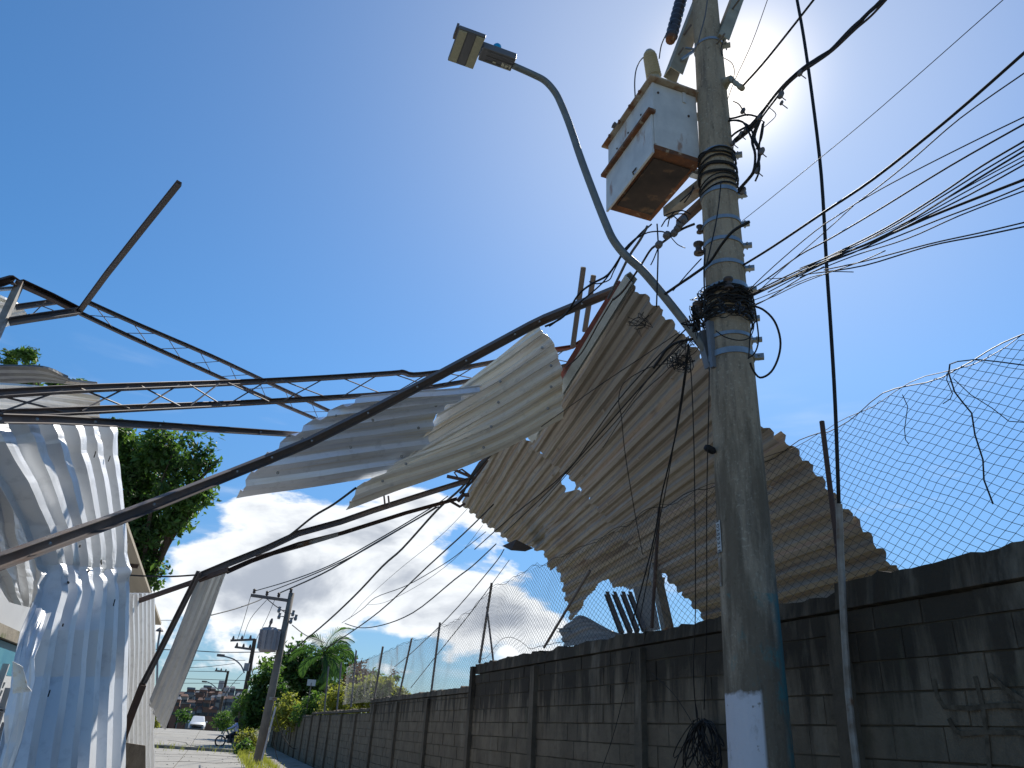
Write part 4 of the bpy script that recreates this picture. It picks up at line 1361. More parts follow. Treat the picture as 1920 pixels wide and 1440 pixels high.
def roofsheet(px_rows, ribs, mat, label, **k):
    s = sheet('roof_sheet_loose', loft_fn([[P(*q) for q in r] for r in px_rows]), ribs, .03, mat, None, **k)
    tag(s, label, 'metal sheet'); s.name = 'loose_roof_sheet'; return s


roofsheet([[(-60, 765, 8.0), (-60, 715, 7.4)], [(60, 775, 8.1), (60, 724, 7.5)], [(186, 792, 8.3), (188, 740, 7.8)]], 4, m_cream, 'beige loose roof sheet behind the level joist at the left', nv=14, dent=.02, seed=31)
roofsheet([[(-60, 720, 8.6), (-60, 686, 8.2)], [(60, 716, 8.6), (70, 683, 8.2)], [(135, 716, 8.7), (128, 704, 8.4)]], 3, material('dark_roof_sheet', (.11, .11, .12), (.17, .17, .16), rough=.6, metal=.3, scale=4),
          'dark curled roof sheet end above the beige one at the left', nv=14, dent=.05, seed=33, jag=.03)
roofsheet([[(120, 717, 8.6), (128, 711, 8.5)], [(186, 718, 8.7), (180, 716, 8.6)]], 1, m_rusty, 'thin torn sliver of sheet pointing right from the dark curled roof sheet', nv=8, dent=.03, seed=35, jag=.03)
roofsheet([[(-60, 625, 7.3), (-60, 530, 6.9)], [(10, 612, 7.4), (0, 556, 7.0)], [(52, 590, 7.5), (38, 573, 7.2)]], 4, m_cream, 'small beige roof sheet behind the bent frame at the upper left', nv=10, dent=.02, seed=37)

# screws along the hanging sheets
# crumpled cladding sheet, its rows follow its height
LP0 = Vector((-.8, 7.1, 1.6)); LN = Vector((.96, -.22, .20)).normalized()


def lp(px_, py_, k=0.0):
    return onPl(px_, py_, LP0 + LN * k, LN)


def lrow(*q): return [lp(*v) for v in q]


rows = [lrow((-70, 775, .02), (0, 784, .02), (105, 790, .02), (214, 790, 0)),
        lrow((-45, 830, .06), (40, 832, .06), (130, 834, .04), (221, 832, .0)),
        lrow((10, 905, .05), (88, 905, .04), (160, 900, .03), (228, 900, .0)),
        lrow((52, 985, .0), (115, 985, .0), (175, 985, .0), (233, 985, .0)),
        lrow((78, 1060, -.02), (132, 1062, -.01), (184, 1065, .0), (236, 1065, .0)),
        lrow((80, 1110, .03), (130, 1112, .03), (184, 1112, .02), (237, 1112, .0)),
        lrow((58, 1180, .03), (120, 1182, .02), (180, 1182, .02), (238, 1182, .0)),
        lrow((40, 1270, .0), (108, 1270, .0), (173, 1270, .0), (238, 1270, 0)),
        lrow((14, 1400, .0), (90, 1400, .0), (163, 1400, .0), (233, 1400, 0)),
        lrow((-15, 1560, .0), (64, 1565, .0), (150, 1565, .0), (226, 1565, 0)),
        lrow((-45, 1760, .0), (40, 1765, .0), (130, 1765, .0), (218, 1765, 0))]
fold = lambda u, v: 1.0 - .35 * math.exp(-((v - .42) / .05) ** 2) * (1 if u < .8 else .3)
s = sheet('cladding_sheet', loft_lin(rows), 6.4, .10, m_white, None, nv=120, prof='deep', dent=.02, dent_s=1.3, sign=-1, seed=41, crease=lambda u, v: .06 * math.exp(-((v - .42) / .05) ** 2) + .03 * math.exp(-((v - .08) / .08) ** 2) + .006, fall=fold, thick=.004)
tag(s, 'large crumpled white ribbed cladding sheet hanging at the left, streaked with sunlight', 'cladding sheet')
# slots, tears and screw holes in it
m_gap = material('dark_gap', (.012, .012, .014), rough=1)
for (x, y, w_, h_) in ((190, 1054, .07, .015), (214, 1130, .018, .05), (166, 1070, .03, .03), (128, 1092, .05, .012), (118, 1172, .02, .02), (150, 1024, .035, .02), (92, 1300, .012, .04), (205, 860, .012, .05), (178, 852, .01, .05)):
    c_ = lp(x, y, .10); mb = MB(); mb.box(c_, (.006, w_, h_), Matrix.Rotation(R(random.uniform(-20, 20)), 3, 'X')); mb.build('torn_slot', m_gap, s)
# torn lower-left flap
fa = [lp(60, 1130, .05), lp(22, 1235, .08), lp(20, 1300, .1), lp(0, 1440, .1)]
fb = [lp(95, 1150, .1), lp(62, 1240, .22), lp(60, 1330, .26), lp(30, 1440, .2)]
s = sheet('torn_flap', loft_fn([fb, fa]), 1.0, .0, m_white, None, nv=8, dent=.06, dent_s=4, seed=44, jag=.1, crease=.06)
tag(s, 'torn curled edge flap of the crumpled cladding at the lower left', 'metal sheet')
s = sheet('torn_flap', loft_fn([[lp(22, 1240, .2), lp(30, 1300, .24)], [lp(42, 1252, .28), lp(62, 1295, .34)]]), 1.0, 0, m_cream, None, nv=6, dent=.03, dent_s=5, seed=46, jag=.2)
tag(s, 'small beige folded-over tear on the left edge of the cladding', 'metal sheet')
# inner sheets to the left of it
s = sheet('inner_cladding', loft_fn([[onX(a, b_, -1.62) for a, b_ in ((-80, 860), (45, 880))], [onX(a, b_, -1.60) for a, b_ in ((-60, 980), (90, 1000))], [onX(a, b_, -1.62) for a, b_ in ((-20, 1060), (95, 1070))],
                                    [onX(a, b_, -1.66) for a, b_ in ((20, 1130), (62, 1140))]]), 3.4, .05, m_white, None, nv=30, dent=.04, dent_s=2, sign=-1, seed=48, crease=.01)
tag(s, 'shaded inner cladding sheet hanging behind the left edge of the crumpled one', 'cladding sheet')
member([(8, 985, 5.6), (14, 1010, 5.6), (-6, 1090, 5.6)], .06, .07, 'brown_steel', 'rusty bent bracket at the left edge under the long beam', 'steel_bracket', 'bracket')
# upright ribbed cladding further along
fr_, bk = onX(234, 1250, -1.02), onX(286, 1250, -.80)
q0, q1 = Vector((-1.10, 8.6, 0)), Vector((-.86, 11.2, 0))
nn = (q1 - q0).cross(Vector((0, 0, 1))).normalized()


def up_row(py, dz=0):
    a = onPl(228, py, q0, nn); b_ = onPl(285, py, q0, nn); return [a, b_]


s = sheet('cladding_sheet', loft_fn([up_row(1112), up_row(1300), up_row(1440), up_row(1600)]), 7, .06, m_white, None, nv=20, dent=.02, sign=-1, seed=50)
tag(s, 'narrow upright ribbed cladding sheet standing beyond the crumpled one', 'cladding sheet')
# timber board at its foot
m_timber = material('grey_timber', (.33, .26, .19), (.22, .17, .12), rough=.9, scale=3, stretch=(8, 8, .6), bump=.4)
mb = MB(); q = [P(206, 1700, 7.3), P(276, 1700, 7.5), P(273, 1398, 7.5), P(208, 1388, 7.3)]
t_ = Vector((-.02, .06, 0)); mb.hexa([q[0], q[1], q[1] + t_, q[0] + t_], [q[3], q[2], q[2] + t_, q[3] + t_])
bd = mb.build('timber_board', m_timber, None, bevel=.004)
dn = onZ(240, 1500, 0)
tag(bd, 'weathered timber board standing at the foot of the ribbed cladding', 'board')
bx = thing('market_crate', 'low blue and pink striped crate at the bottom left corner', 'crate', P(45, 1450, 5.2))
mb = MB(); q = [P(-10, 1520, 5.1), P(80, 1520, 5.2), P(78, 1428, 5.2), P(-8, 1424, 5.1)]; t_ = Vector((-.15, .3, 0))
mb.hexa([q[0], q[1], q[1] + t_, q[0] + t_], [q[3], q[2], q[2] + t_, q[3] + t_]); mb.build('crate_body', material('crate_plastic', (.28, .34, .46), (.5, .36, .42), rough=.6, scale=6, stretch=(4, .3, .3)), bx)
mb = MB(); mb.tube([P(-10, 1422, 5.08), P(80, 1427, 5.18)], .012, 6); mb.build('rim', MAT['dark_steel'], bx)
# ------------------------------------------------------------------ trees and shrubs


def leaf_cloud(mb, blobs, n, size, flat=.35, rng=random):
    """many small leaves gathered in clumps through the crown's volume"""
    vol = [r[0] * r[1] * r[2] for _, r in blobs]; tot = sum(vol)
    for (c, r), v in zip(blobs, vol):
        m = max(3, int(n * v / tot)); per = 16
        for k in range(max(1, m // per)):
            d = Vector((rng.gauss(0, 1), rng.gauss(0, 1), rng.gauss(0, 1))).normalized() * (rng.random() ** .45)
            cc = Vector(c) + Vector((d.x * r[0], d.y * r[1], d.z * r[2])) * (1 + .25 * noise.noise(Vector(c) * 3 + d * 2))
            cr = .17 * (r[0] + r[1] + r[2]) / 3 + size * 1.2
            out = d.normalized() if d.length > .01 else Vector((0, 0, 1))
            for q in range(per):
                p = cc + Vector((rng.gauss(0, 1), rng.gauss(0, 1), rng.gauss(0, 1) * .7)) * cr * .55
                nrm = (Vector((rng.gauss(0, 1), rng.gauss(0, 1), rng.gauss(0, 1))) * .8 + out * .5 + Vector((0, 0, .6))).normalized()
                a = nrm.orthogonal().normalized(); a.rotate(Matrix.Rotation(rng.uniform(0, 6.28), 3, nrm)); b_ = nrm.cross(a)
                s = size * rng.uniform(.6, 1.3)
                i = len(mb.v)
                mb.v += [tuple(p - a * s), tuple(p - b_ * s * .42 + nrm * s * .1), tuple(p + a * s), tuple(p + b_ * s * .42 + nrm * s * .1)]
                mb.f.append((i, i + 1, i + 2, i + 3))


def tree(name, label, base, blobs, n, size, mats, cat='tree', group=None, tr=.12, seed=1):
    rng = random.Random(seed)
    base = Vector(base); t = thing(name, label, cat, base, group)
    blobs = [(Vector(c), (r if isinstance(r, tuple) else (r, r, r))) for c, r in blobs]
    cx = sum((c for c, r in blobs), Vector()) / len(blobs)
    mb = MB(); fork = base.lerp(cx, .55); fork.x += rng.uniform(-.1, .1)
    mb.tube(smooth_path([base, base.lerp(fork, .5) + Vector((rng.uniform(-.1, .1), rng.uniform(-.1, .1), 0)), fork], 3), tr, 8, tr * .6)
    mb.build('trunk', MAT['bark'], t)
    for c, r in blobs:
        mb = MB(); mid = fork.lerp(c, .5) + Vector((rng.uniform(-1, 1), rng.uniform(-1, 1), rng.uniform(0, 1))) * .12 * (c - fork).length
        mb.tube([fork.lerp(base, .08), mid, c], [tr * .5, tr * .28, tr * .08], 5)
        for q in range(3):
            e = c + Vector((rng.uniform(-1, 1) * r[0], rng.uniform(-1, 1) * r[1], rng.uniform(-.4, 1) * r[2])) * .7
            mb.tube([mid, (mid + e) / 2 + Vector((0, 0, .1)), e], [tr * .2, tr * .12, tr * .04], 4)
        mb.build('limb', MAT['bark'], t)
    k = len(mats)
    for q, mname in enumerate(mats):
        mb = MB(); leaf_cloud(mb, blobs[q::k] if len(blobs) >= k else blobs, n // k, size, rng=rng); o = mb.build('crown', MAT[mname], t); stuff(o)
    return t


def B(px_, py_, d, rp, sq=1.0):
    """blob seen at a photo position: radius given in photo pixels"""
    r = rp * d / F
    return (P(px_, py_, d), (r, r * 1.1, r * sq))


d = 17.0
tree('broadleaf_tree', 'dense dark green broadleaf tree rising behind the torn cladding on the left', P(225, 1330, d),
     [B(352, 848, d, 44), B(300, 846, d, 40), B(262, 880, d + .5, 48), B(330, 905, d, 52), B(372, 930, d, 34), B(380, 868, d, 26), B(282, 945, d + .5, 50), B(330, 965, d, 36), B(250, 1000, d, 50), B(300, 1010, d, 34),
      B(270, 1050, d, 34), B(285, 1085, d, 20), B(228, 900, d, 60), B(215, 830, d, 40), B(405, 865, d, 12), B(225, 1000, d + .6, 70)], 15000, .085, ['leaf_dark', 'leaf_mid', 'leaf_dark'], seed=4, tr=.16)
tree('broadleaf_tree', 'sparse green treetop showing above the dark curled roof sheet at the left', P(60, 1200, 14),
     [B(20, 672, 13, 13), B(52, 668, 13, 15), B(42, 660, 13, 9), B(60, 718, 13.5, 14), B(110, 722, 13.5, 14), B(140, 722, 13.5, 10), B(20, 715, 13.5, 16)], 1500, .06, ['leaf_mid'], seed=6, tr=.07)
# far tree group left of the wall's end and behind it
D = 62.0
tree('broadleaf_tree', 'tall dark bushy tree left of the palm beyond the far end of the wall', P(560, 1362, D),
     [B(560, 1240, D, 34), B(585, 1270, D, 36), B(540, 1275, D, 34), B(610, 1240, D, 30), B(640, 1250, D, 28), B(520, 1250, D, 24), B(600, 1300, D, 36), B(555, 1310, D, 34), B(655, 1285, D, 26)], 7000, .26, ['leaf_dark', 'leaf_dark', 'leaf_mid'], seed=9, tr=.3)
tree('broadleaf_tree', 'mid green tree right behind the grey leaning far pole', P(498, 1392, 50),
     [B(505, 1262, 50, 20), B(492, 1290, 50, 22), B(480, 1315, 50, 26), B(515, 1300, 50, 22), B(470, 1340, 50, 24), B(500, 1335, 50, 24)], 4200, .19, ['leaf_mid', 'leaf_dark'], seed=10, tr=.16)
tree('broadleaf_tree', 'brownish thin tree between the palm and the wall posts', P(690, 1345, 52),
     [B(680, 1262, 52, 22), B(700, 1275, 52, 22), B(660, 1290, 52, 22), B(742, 1272, 52, 10), B(745, 1262, 52, 7), B(715, 1290, 52, 18)], 1700, .17, ['leaf_brown', 'leaf_mid'], seed=12, tr=.12)
for q, (x, y, rr, dd, mt_, lb) in enumerate(((540, 1335, 24, 40, 'leaf_yellow', 'yellow-green shrub showing over the wall just right of the grey leaning far pole'),
                                            (590, 1330, 22, 38, 'leaf_mid', 'bright green shrub over the wall under the dark tree'),
                                            (640, 1318, 26, 36, 'leaf_yellow', 'yellow-green shrub over the wall below the brownish thin tree'),
                                            (690, 1305, 26, 34, 'leaf_yellow', 'tall yellowish shrub over the wall left of the leaning rusty posts'),
                                            (725, 1300, 20, 33, 'leaf_yellow', 'rightmost yellowish shrub over the wall'))):
    tree('shrub', lb, P(x, y + 52, dd), [B(x, y, dd, rr * 1.15, 1.2), B(x - 18, y + 10, dd, rr), B(x + 19, y + 8, dd, rr), B(x + 4, y - 20, dd, rr * .6), B(x - 12, y - 14, dd, rr * .5)], 2600, .10, [mt_], 'shrub', 'shrubs growing behind the block wall', .03, seed=20 + q)
for q, (x, y, rr, dd, mt_, lb) in enumerate(((464, 1385, 17, 44, 'leaf_yellow', 'olive verge shrub left of the grey leaning far pole beside the motorcycle'),
                                            (458, 1406, 15, 40, 'leaf_mid', 'low green verge shrub at the foot of the grey leaning far pole'),
                                            (470, 1355, 18, 50, 'leaf_mid', 'green roadside shrub behind the olive verge shrub'),
                                            (448, 1330, 14, 66, 'leaf_dark', 'dark roadside shrub round the foot of the second far pole'))):
    tree('shrub', lb, P(x, y + 20, dd), [B(x, y, dd, rr), B(x - 8, y + 9, dd, rr * .7), B(x + 9, y + 7, dd, rr * .7)], 1300, .11, [mt_], 'shrub', 'shrubs along the right verge', .03, seed=30 + q)
tree('topiary_bush', 'rounded clipped bright green bush beside the road at the crest', (onZ(421, 1371, .5)), [(P(420, 1352, 74), (.95, .95, 1.0))], 1500, .12, ['leaf_mid'], 'bush', None, .08, seed=40)
tree('topiary_bush', 'small yellow-green bush at the left road edge below the hanging strip', P(288, 1366, 60), [(P(288, 1352, 60), (.5, .5, .65))], 420, .12, ['leaf_yellow'], 'bush', None, .05, seed=41)

# palm
pm = thing('palm_tree', 'coconut palm with wind-blown fronds standing above the far trees', 'palm tree', P(618, 1350, 55))
mb = MB(); mb.tube(smooth_path([P(618, 1350, 55), P(612, 1290, 55), P(606, 1232, 55)], 4), .22, 8, .14); mb.build('trunk', MAT['bark'], pm)
rng = random.Random(3); hub = P(606, 1228, 55)
vr = (px_dir(1000, 1200) - px_dir(900, 1200)).normalized(); vu = Vector((0, 0, 1)); vd = Vector((0, 1, 0))
for k in range(13):
    a = [-45, -25, 0, 18, 32, 45, 58, 70, 84, 104, 150, 185, -60][k] + rng.uniform(-6, 6)
    L_ = rng.uniform(1.8, 2.7); dep = rng.uniform(-.6, .6)
    pts = []
    for q in range(9):
        f = q / 8; ang = R(a) - f * f * R(42) * (1 if math.cos(R(a)) > -.2 else -1)
        pts.append(hub + (vr * math.cos(ang) + vu * math.sin(ang) + vd * dep) * L_ * f)
    mb = MB(); mb.tube(pts, .03, 4, .008)
    for q in range(1, 34):
        f = q / 34; p = polyat(pts, f); tn = (polyat(pts, min(1, f + .05)) - polyat(pts, max(0, f - .05))).normalized()
        for s_ in (-1, 1):
            sd = (tn.cross(Vector((0, -1, .3))) * s_ * .7 + tn * .75 + Vector((0, rng.uniform(-.4, .4), -.45))).normalized()
            ln = .62 * math.sin(PI * min(1, f * .9 + .12)) + .1
            w_ = tn.cross(sd).normalized().cross(sd) * .022
            mb.quad(p - w_, p + w_, p + sd * ln * .7 + w_ * .8 + Vector((0, 0, -.04)), p + sd * ln + Vector((0, 0, -.12)))
    mb.build('frond', MAT['leaf_dark'], pm)

# verge grass along the kerb
mb = MB(); rng = random.Random(8)
for k in range(2600):
    y = rng.uniform(30, 70); x = rng.choice([rng.gauss(2.1, .25), rng.gauss(1.7, .15), rng.uniform(-6, 1.6) if abs(y - 49) < 3 else 2.4]); z = gz(x, y) + .08
    h = rng.uniform(.08, .28); dx, dy = rng.uniform(-.1, .1), rng.uniform(-.1, .1)
    mb.quad((x - .012, y, z - .05), (x + .012, y, z - .05), (x + dx + .006, y + dy, z + h), (x + dx - .004, y + dy, z + h))
tag(stuff(mb.build('verge_grass', MAT['leaf_yellow'])), 'thin tufts of grass along the kerbs ahead', 'grass')

# ------------------------------------------------------------------ far utility poles
m_fpole = material('far_pole_concrete', (.20, .175, .15), (.13, .115, .10), rough=.9, scale=2)
m_ftr = material('grey_transformer', (.33, .31, .33), (.26, .25, .27), rough=.6)
YA = 34.0
fa_t, fa_b = onY(547, 1112, YA), onY(476, 1462, YA)
fa_b = fa_t + (fa_b - fa_t) * ((fa_t.z - 0) / (fa_t.z - fa_b.z)) if fa_b.z > 0 else fa_b
fp = thing('utility_pole', 'grey leaning concrete pole with a crossarm, nearest of the far poles', 'utility pole', fa_b)
mb = MB(); mb.tube([fa_b, fa_b.lerp(fa_t, .5), fa_t], [.19, .15, .12], 14); mb.build('shaft', m_fpole, fp, smooth=True)
mb = MB(); mb.sweep([onY(470, 1116, YA), onY(547, 1127, YA)], [(-.05, -.06), (.05, -.06), (.05, .06), (-.05, .06)]); mb.build('crossarm', MAT['dark_steel'], fp)
for (x, y) in ((476, 1113), (500, 1117), (522, 1120), (545, 1112)):
    p = onY(x, y, YA); mb = MB(); mb.lathe(p, (0, 0, 1), [(0, .03), (.05, .07), (.1, .05), (.16, .07), (.2, .03)], 8); mb.build('insulator', m_spool, fp)
mb = MB(); mb.tube([onY(499, 1122, YA - .1), onY(515, 1135, YA - .1), onY(534, 1148, YA - .1)], .02, 5); mb.build('brace', MAT['dark_steel'], fp)
for (x, y) in ((523, 1143), (523, 1155), (549, 1150), (545, 1164), (554, 1158)):
    p = onY(x, y, YA - .1); mb = MB(); mb.lathe(p - Vector((0, 0, .12)), (.1, 0, 1), [(0, .05), (.08, .07), (.16, .05), (.24, .06)], 8); mb.tube([p, onY(537, y + 2, YA)], .02, 4); mb.build('fuse_bracket', MAT['dull_galv'], fp)
mb = MB(); mb.tube([onY(517, 1325, YA - .2), onY(503, 1378, YA - .25), onY(482, 1460, YA - .3)], .035, 6); mb.build('conduit', material('pale_conduit', (.5, .47, .47), rough=.6), fp)
mb = MB(); p = onY(512, 1310, YA - .2); mb.box(p, (.3, .12, .12)); mb.build('clamp_band', MAT['worn_steel'], fp)
ft = thing('transformer', 'grey rounded transformer hung on the grey leaning far pole', 'transformer', onY(503, 1220, YA))
c0 = onY(501, 1222, YA - .1); c1 = onY(506, 1177, YA - .1)
mb = MB(); H = (c1 - c0).length; mb.lathe(c0, c1 - c0, [(0, .30), (.06, .36), (H * .88, .36), (H * .95, .30), (H, .28)], 18); mb.build('tank', m_ftr, ft)
for a in (-60, -20, 20, 60, 100, 140, 180, 220):
    mb = MB(); dd = Vector((math.sin(R(a)), -math.cos(R(a)), 0)); mb.box(c0.lerp(c1, .48) + dd * .40, (.03, .14, H * .8), Matrix.Rotation(R(a), 3, 'Z')); mb.build('fin', m_ftr, ft)
mb = MB(); mb.lathe(onY(505, 1176, YA), (.15, 0, 1), [(0, .05), (.1, .04), (.2, .07), (.3, .05), (.36, .03)], 8); mb.build('bushing', MAT['dark_steel'], ft)
for (x, y) in ((519, 1180), (520, 1192), (518, 1204)):
    mb = MB(); mb.tube([onY(514, y, YA), onY(530, y + 2, YA)], .035, 5); mb.build('hanger', MAT['dark_steel'], ft)


def far_pole(label, top, bot, Y, arms, r, lampath=None, extra=()):
    t_, b_ = onY(*top, Y), onY(*bot, Y)
    f = thing('utility_pole', label, 'utility pole', b_)
    mb = MB(); mb.tube([b_, t_], [r * 1.4, r], 10); mb.build('shaft', m_fpole if Y < 0 else MAT['bark'], f)
    for a, c in arms:
        mb = MB(); mb.sweep([onY(*a, Y), onY(*c, Y)], [(-.06, -.07), (.06, -.07), (.06, .07), (-.06, .07)]); mb.build('crossarm', MAT['dark_steel'], f)
        for k in (.1, .45, .8):
            p = onY(*a, Y).lerp(onY(*c, Y), k); mb = MB(); mb.lathe(p, (0, 0, 1), [(0, .05), (.12, .09), (.3, .04)], 6); mb.build('insulator', m_spool, f)
    for (x, y, w, h) in extra:
        mb = MB(); mb.lathe(onY(x, y + h / 2, Y - .3), (0, 0, 1), [(0, w * Y / F / 2), (h * Y / F, w * Y / F / 2)], 12); mb.build('equipment_box', m_ftr, f)
    return f


far_pole('dark second far pole with two crossarms', (478, 1198), (446, 1372), 58, (((432, 1201), (478, 1199)), ((440, 1213), (475, 1218))), .13, extra=((461, 1252, 9, 12),))
far_pole('dark third far pole near the crest', (428, 1258), (404, 1370), 96, (((403, 1257), (428, 1260)),), .13, extra=((413, 1286, 9, 13), (424, 1294, 10, 6), (421, 1303, 9, 5)))
for (lb, pts, Y) in (('street lamp arm on the dark second far pole', ((458, 1262), (452, 1248), (438, 1236), (414, 1229)), 57.5), ('street lamp arm on the dark third far pole', ((410, 1294), (400, 1285), (390, 1279), (383, 1278)), 95.5)):
    t_ = thing('street_lamp', lb, 'street lamp', onY(*pts[0], Y))
    mb = MB(); mb.tube(smooth_path([onY(*q, Y) for q in pts], 3), .05, 6); mb.build('arm', MAT['dull_galv'], t_)
    p = onY(*pts[-1], Y); mb = MB(); mb.box(p, (.5, .25, .16)); mb.build('lamp_head', MAT['dark_steel'], t_)
t_ = thing('street_lamp', 'small distant street lamp left of the hanging strip', 'street lamp', onY(294, 1215, 45))
mb = MB(); mb.tube([onY(293, 1345, 45), onY(296, 1210, 45), onY(300, 1182, 45)], .05, 6); mb.build('post', MAT['dull_galv'], t_)
mb = MB(); mb.lathe(onY(299, 1184, 45), (0, 0, 1), [(0, .2), (.08, .16), (.2, .03)], 10); mb.build('lamp_shade', MAT['dark_steel'], t_)
sg = thing('white_sign', 'small blank white board on a stick before the dark tree', 'sign', onX(584, 1300, 4.6))
mb = MB(); p = onY(584, 1280, 42); mb.box(p, (.42, .03, .30)); mb.build('board', MAT['worn_steel'] if False else m_wallpaint, sg)
mb = MB(); mb.tube([p, p - Vector((.05, 0, 1.9))], .03, 5); mb.build('stick', m_fpole, sg)

# ------------------------------------------------------------------ white car, motorcycle and rider
cy = 90.0; cb = onY(367, 1369, cy); gzc = gz(cb.x, cy)
car = thing('parked_car', 'small white car seen from the front at the crest of the road', 'car', (cb.x, cy, gzc))
m_carw = material('car_white', (.72, .72, .72), rough=.3); m_glass = material('car_glass', (.02, .025, .03), rough=.1)
cx0 = cb.x


def car_sec(mb, secs):
    i0 = len(mb.v); n = None
    for (y, prof) in secs:
        pr = [(-x, z) for x, z in prof[::-1]] ; full = prof + pr
        n = len(full)
        for x, z in full: mb.v.append((cx0 + x, cy + y, gzc + z))
    for k in range(len(secs) - 1):
        for j in range(n - 1):
            a = i0 + k * n + j; mb.f.append((a, a + 1, a + n + 1, a + n))
        a = i0 + k * n; mb.f.append((a + n - 1, a, a + n, a + 2 * n - 1))
    mb.f.append(tuple(i0 + j for j in range(n))); mb.f.append(tuple(i0 + (len(secs) - 1) * n + j for j in range(n))[::-1])


mb = MB()
car_sec(mb, [(0, [(.62, .30), (.70, .5), (.60, .68)]), (.12, [(.78, .25), (.80, .55), (.66, .78)]), (1.0, [(.81, .24), (.82, .7), (.70, .92)]), (3.2, [(.81, .24), (.82, .75), (.72, .95)]), (3.75, [(.74, .3), (.76, .7), (.66, .92)])])
mb.build('body', m_carw, car, smooth=True)
mb = MB(); car_sec(mb, [(.95, [(.68, .88), (.66, .92), (.6, .93)]), (1.65, [(.70, .88), (.56, 1.42), (.45, 1.45)]), (3.0, [(.70, .88), (.56, 1.44), (.45, 1.47)]), (3.65, [(.68, .88), (.64, .95), (.6, .97)])]); mb.build('cabin', m_carw, car)
mb = MB(); mb.quad((cx0 - .62, cy + .98, gzc + .93), (cx0 + .62, cy + .98, gzc + .93), (cx0 + .50, cy + 1.60, gzc + 1.40), (cx0 - .50, cy + 1.60, gzc + 1.40)); mb.build('windscreen', m_glass, car)
for s_ in (-1, 1):
    mb = MB(); mb.box((cx0 + s_ * .52, cy + .06, gzc + .62), (.26, .1, .13)); mb.build('headlight', m_led, car)
    for yy in (.75, 3.0):
        mb = MB(); mb.lathe((cx0 + s_ * .82, cy + yy, gzc + .29), (-s_, 0, 0), [(0, .22), (.02, .29), (.18, .29)], 16); w_ = mb.build('wheel', MAT['black_cable'], car)
    mb = MB(); mb.box((cx0 + s_ * .88, cy + 1.15, gzc + .95), (.14, .1, .12)); mb.build('mirror', m_carw, car)
mb = MB(); mb.box((cx0, cy - .01, gzc + .42), (.9, .06, .16)); mb.build('grille', MAT['black_cable'], car)
mb = MB(); mb.box((cx0, cy + .0, gzc + .27), (1.3, .08, .12)); mb.build('bumper', MAT['grey_cable'], car)

my = 55.0; mp_ = onY(431, 1398, my); mz = gz(mp_.x, my); mx = mp_.x
mt = thing('motorcycle', 'dark motorcycle at the right road edge ahead carrying a rider', 'motorcycle', (mx, my, mz))
for k, (dx) in enumerate((-.62, .62)):
    ring_ = [(mx + dx + .29 * math.cos(a), my, mz + .31 + .29 * math.sin(a)) for a in [2 * PI * q / 20 for q in range(21)]]
    mb = MB(); mb.tube(ring_, .045, 6); wh = mb.build('wheel', MAT['black_cable'], mt)
    mb = MB()
    for q in range(6): a = PI * q / 6; mb.tube([(mx + dx + .27 * math.cos(a), my, mz + .31 + .27 * math.sin(a)), (mx + dx - .27 * math.cos(a), my, mz + .31 - .27 * math.sin(a))], .008, 4)
    mb.build('spokes', MAT['galvanised'], wh)
mb = MB(); mb.sweep([(mx - .35, my, mz + .55), (mx, my, mz + .62), (mx + .15, my, mz + .60)], [(-.12, -.1), (.12, -.1), (.1, .12), (-.1, .12)]); mb.build('fuel_tank', MAT['black_cable'], mt)
mb = MB(); mb.sweep([(mx + .0, my, mz + .70), (mx + .65, my, mz + .76)], [(-.12, -.05), (.12, -.05), (.12, .05), (-.12, .05)]); mb.build('seat', MAT['black_cable'], mt)
mb = MB(); mb.box((mx - .02, my, mz + .38), (.42, .22, .3)); mb.build('engine', MAT['dark_steel'], mt)
mb = MB(); mb.tube([(mx - .62, my, mz + .31), (mx - .48, my, mz + .85)], .035, 6); mb.tube([(mx - .45, my - .32, mz + .98), (mx - .48, my, mz + .90), (mx - .45, my + .32, mz + .98)], .02, 5); mb.build('fork', MAT['galvanised'], mt)
mb = MB(); mb.lathe((mx - .56, my, mz + .80), (-1, 0, 0), [(0, .06), (.08, .1), (.1, .08)], 10); mb.build('headlight', m_led, mt)


def skin_figure(name, joints, edges, radii, mat, parent):
    me = bpy.data.meshes.new(name); off = wloc(parent)
    me.from_pydata([tuple(Vector(j) - off) for j in joints], edges, []); me.update()
    o = bpy.data.objects.new(name, me); COL.objects.link(o); o.parent = parent
    md = o.modifiers.new('skin', 'SKIN'); 
    for k, r in enumerate(radii):
        me.skin_vertices[0].data[k].radius = (r, r)
    me.skin_vertices[0].data[0].use_root = True
    sb = o.modifiers.new('subdivision', 'SUBSURF'); sb.levels = 1; sb.render_levels = 1
    me.materials.append(mat)
    return o


rd_ = thing('person', 'rider in a pale lilac shirt and dark helmet sitting on the motorcycle', 'person', (mx + .3, my, mz))
J = lambda x, y, z: (mx + x, my + y, mz + z)
jo = [J(.28, 0, .84), J(.24, 0, 1.05), J(.18, 0, 1.30), J(.14, 0, 1.42), J(.10, 0, 1.52),
      J(.16, .2, 1.32), J(-.08, .28, 1.12), J(-.36, .28, 1.02), J(.16, -.2, 1.32), J(-.08, -.28, 1.12), J(-.36, -.28, 1.02),
      J(.24, .13, .82), J(-.14, .17, .72), J(.02, .17, .34), J(-.1, .17, .28), J(.24, -.13, .82), J(-.14, -.17, .72), J(.02, -.17, .34), J(-.1, -.17, .28)]
ed = [(0, 1), (1, 2), (2, 3), (3, 4), (2, 5), (5, 6), (6, 7), (2, 8), (8, 9), (9, 10), (0, 11), (11, 12), (12, 13), (13, 14), (0, 15), (15, 16), (16, 17), (17, 18)]
ra2 = [.14, .13, .16, .06, .08, .07, .05, .035, .07, .05, .035, .10, .085, .055, .045, .10, .085, .055, .045]


